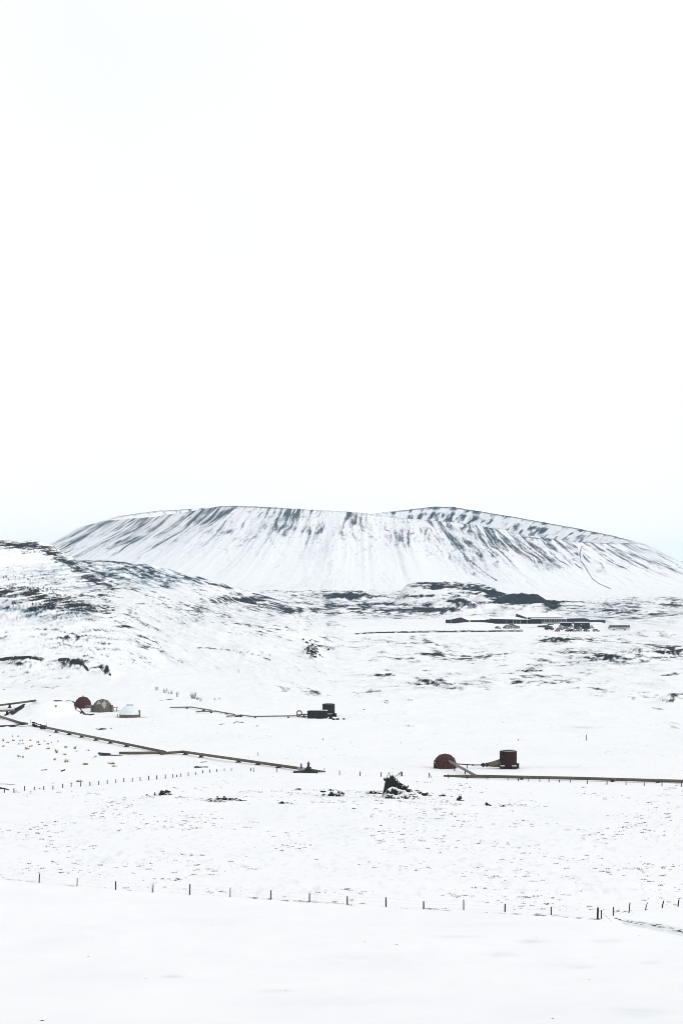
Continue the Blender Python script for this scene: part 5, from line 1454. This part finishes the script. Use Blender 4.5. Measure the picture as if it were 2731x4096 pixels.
straw_pts = [(a, b2) for a, b2, c, d in straw]
for px, py, hw, hp in straw:
    p = hit(px, py)
    s = p.y / FPX
    root = None
    mb = MB()
    for q_ in range(max(2, int(hw / 3))):
        blades(mb, random.uniform(-1, 1) * hw * s * .75, random.uniform(-.8, .8), 0, random.randint(14, 40), hw * s * random.uniform(.15, .4), hp * s * random.uniform(.7, 1.6), .028, .5)
    o = mb.build('grass_clump', M['straw'])
    o.location = p
    tag(o, special.get((px, py)) or 'straw grass tuft, ' + band_label((px, py), straw_pts, [((0, 2960), 'in the short top row under the pipeline'), ((2960, 2976), 'in the long upper row of the patch'), ((2976, 3000), 'in the middle row of the patch'), ((3000, 4000), 'in the scattered lowest row of the patch')]), 'grass', 'dry grass tufts below the pipeline')

def twigs(mb, n, spread, h):
    for _ in range(n):
        x = random.uniform(-spread, spread); y = random.uniform(-.4, .4)
        a = Vector((x * .5, y, -.2)); hh_ = h * random.uniform(.45, 1)
        t = Vector((x * 1.1 + random.uniform(-.3, .3) * hh_ * .5, y, hh_))
        m = (a + t) / 2 + Vector((random.uniform(-.1, .1), 0, 0))
        mb.tube([a, m, t], [.035, .026, .012], 4, False)
        for k in range(3):
            q = a + (t - a) * random.uniform(.35, .85)
            mb.tube([q, q + Vector((random.uniform(-.4, .4), random.uniform(-.2, .2), random.uniform(.2, .5)))], [.02, .008], 3, False)
for px, py, sp, hp, n, lab in [(627, 2762, 7, 24, 12, 'lone bare shrub highest on the snow slope'), (660, 2772, 9, 22, 16, 'bare shrub with upright twigs at the start of the shrub row'), (680, 2777, 10, 16, 14, 'low bare shrub with spreading twigs in the middle of the row'), (709, 2788, 4, 24, 12, 'narrow upright bare shrub at the end of the row'), (774, 2795, 13, 30, 34, 'largest and densest bare shrub on the slope'), (790, 2800, 7, 16, 14, 'small bare shrub touching the largest one'), (802, 2806, 4, 20, 8, 'thin drooping bare shrub below the largest one'), (860, 2802, 4, 13, 6, 'little faint shrub near the slim stepped pipe'), (878, 2800, 3, 9, 5, 'smallest bare twig tuft near the slim stepped pipe')]:
    p = hit(px, py)
    s = p.y / FPX
    mb = MB(); twigs(mb, n, sp * s, hp * s)
    o = mb.build('bare_shrub', M['twig']); o.location = p
    tag(o, lab, 'shrub', 'bare shrubs on the snow slope')

# countless tussocks poking through the field snow
mb = MB()
N = 9000
ty = 262 + 190 * rng.random(N) ** 0.9
tpx = rng.uniform(-150, 2880, N)
tx = (tpx - CX) * ty / FPX
tz = ground_z(tx, ty)
tpy = HY - FPX * (tz - CZ) / ty
clump = fbm(tx / 9.0, ty / 14.0, 3, 650)
dn = np.interp(tpy, [3100, 3160, 3260, 3380, 3480, 3560, 3620], [.05, .10, .22, .5, .62, .42, .3]) + np.interp(tpx, [0, 500, 1300, 2000, 2731], [-.12, 0, .04, .06, .06])
keep = (rng.random(N) < np.clip(dn * .8 + (clump - .52) * 4.5, 0, 1)) & (ty > bank_line(tx) + 34)
def tussock_field(keep, big):
    for x, y, z in zip(tx[keep], ty[keep], tz[keep]):
        k = random.random() ** 1.8
        w = .08 + .36 * k * k
        blades(mb, x, y, z, 5 + int(14 * k * k), w, random.uniform(.05, .12) + .18 * k * k, .03 + .02 * k, .6)
tussock_field(keep, 1)
# sparser beyond the far fence
N2 = 1400
ty2 = 455 + 230 * rng.random(N2); tpx2 = rng.uniform(500, 2880, N2); tx2 = (tpx2 - CX) * ty2 / FPX; tz2 = ground_z(tx2, ty2)
c2 = fbm(tx2 / 14.0, ty2 / 9.0, 3, 655)
k2 = rng.random(N2) < np.clip((c2 - .5) * 4 + .1, 0, 1)
for x, y, z in zip(tx2[k2], ty2[k2], tz2[k2]):
    blades(mb, x, y, z, random.randint(3, 8), .25, .16, .03, .6)
# brown grass along the low rise with the rocks
for pts_ in ([(700, 3190), (760, 3195), (840, 3203)], [(930, 3172), (1100, 3165), (1300, 3160), (1420, 3168), (1540, 3170)], [(1150, 3175), (1300, 3180)], [(560, 3195), (640, 3182)], [(1590, 3205), (1760, 3215), (1900, 3225)], [(1680, 3235), (1780, 3240)], [(1250, 3212), (1400, 3205)]):
    for i in range(len(pts_) - 1):
        for _ in range(18):
            t = random.random()
            px = pts_[i][0] + (pts_[i + 1][0] - pts_[i][0]) * t + random.uniform(-8, 8); py = pts_[i][1] + (pts_[i + 1][1] - pts_[i][1]) * t + random.uniform(-5, 5)
            g = hit(px, py)
            blades(mb, g.x, g.y, g.z, 8, random.uniform(.15, .45), .16, .04, .6)
# dead grass along the fence foot
for i in range(len(tops1) - 1):
    a, b2 = tops1[i][0] + fn1.location, tops1[i + 1][0] + fn1.location
    for _ in range(26):
        t = random.random(); q = a + (b2 - a) * t
        x, y = q.x, q.y + random.uniform(-.6, .5)
        if vnoise(np.array([x / 2.2]), np.array([y * 0.0]), 660)[0] > .5:
            blades(mb, x, y, gz(x, y), 6, .25, .12, .03, .7)
tus = mb.build('grass', M['tussock'])
tag(tus, 'sparse dead tussock grass poking through the field snow', None, None, 'stuff')
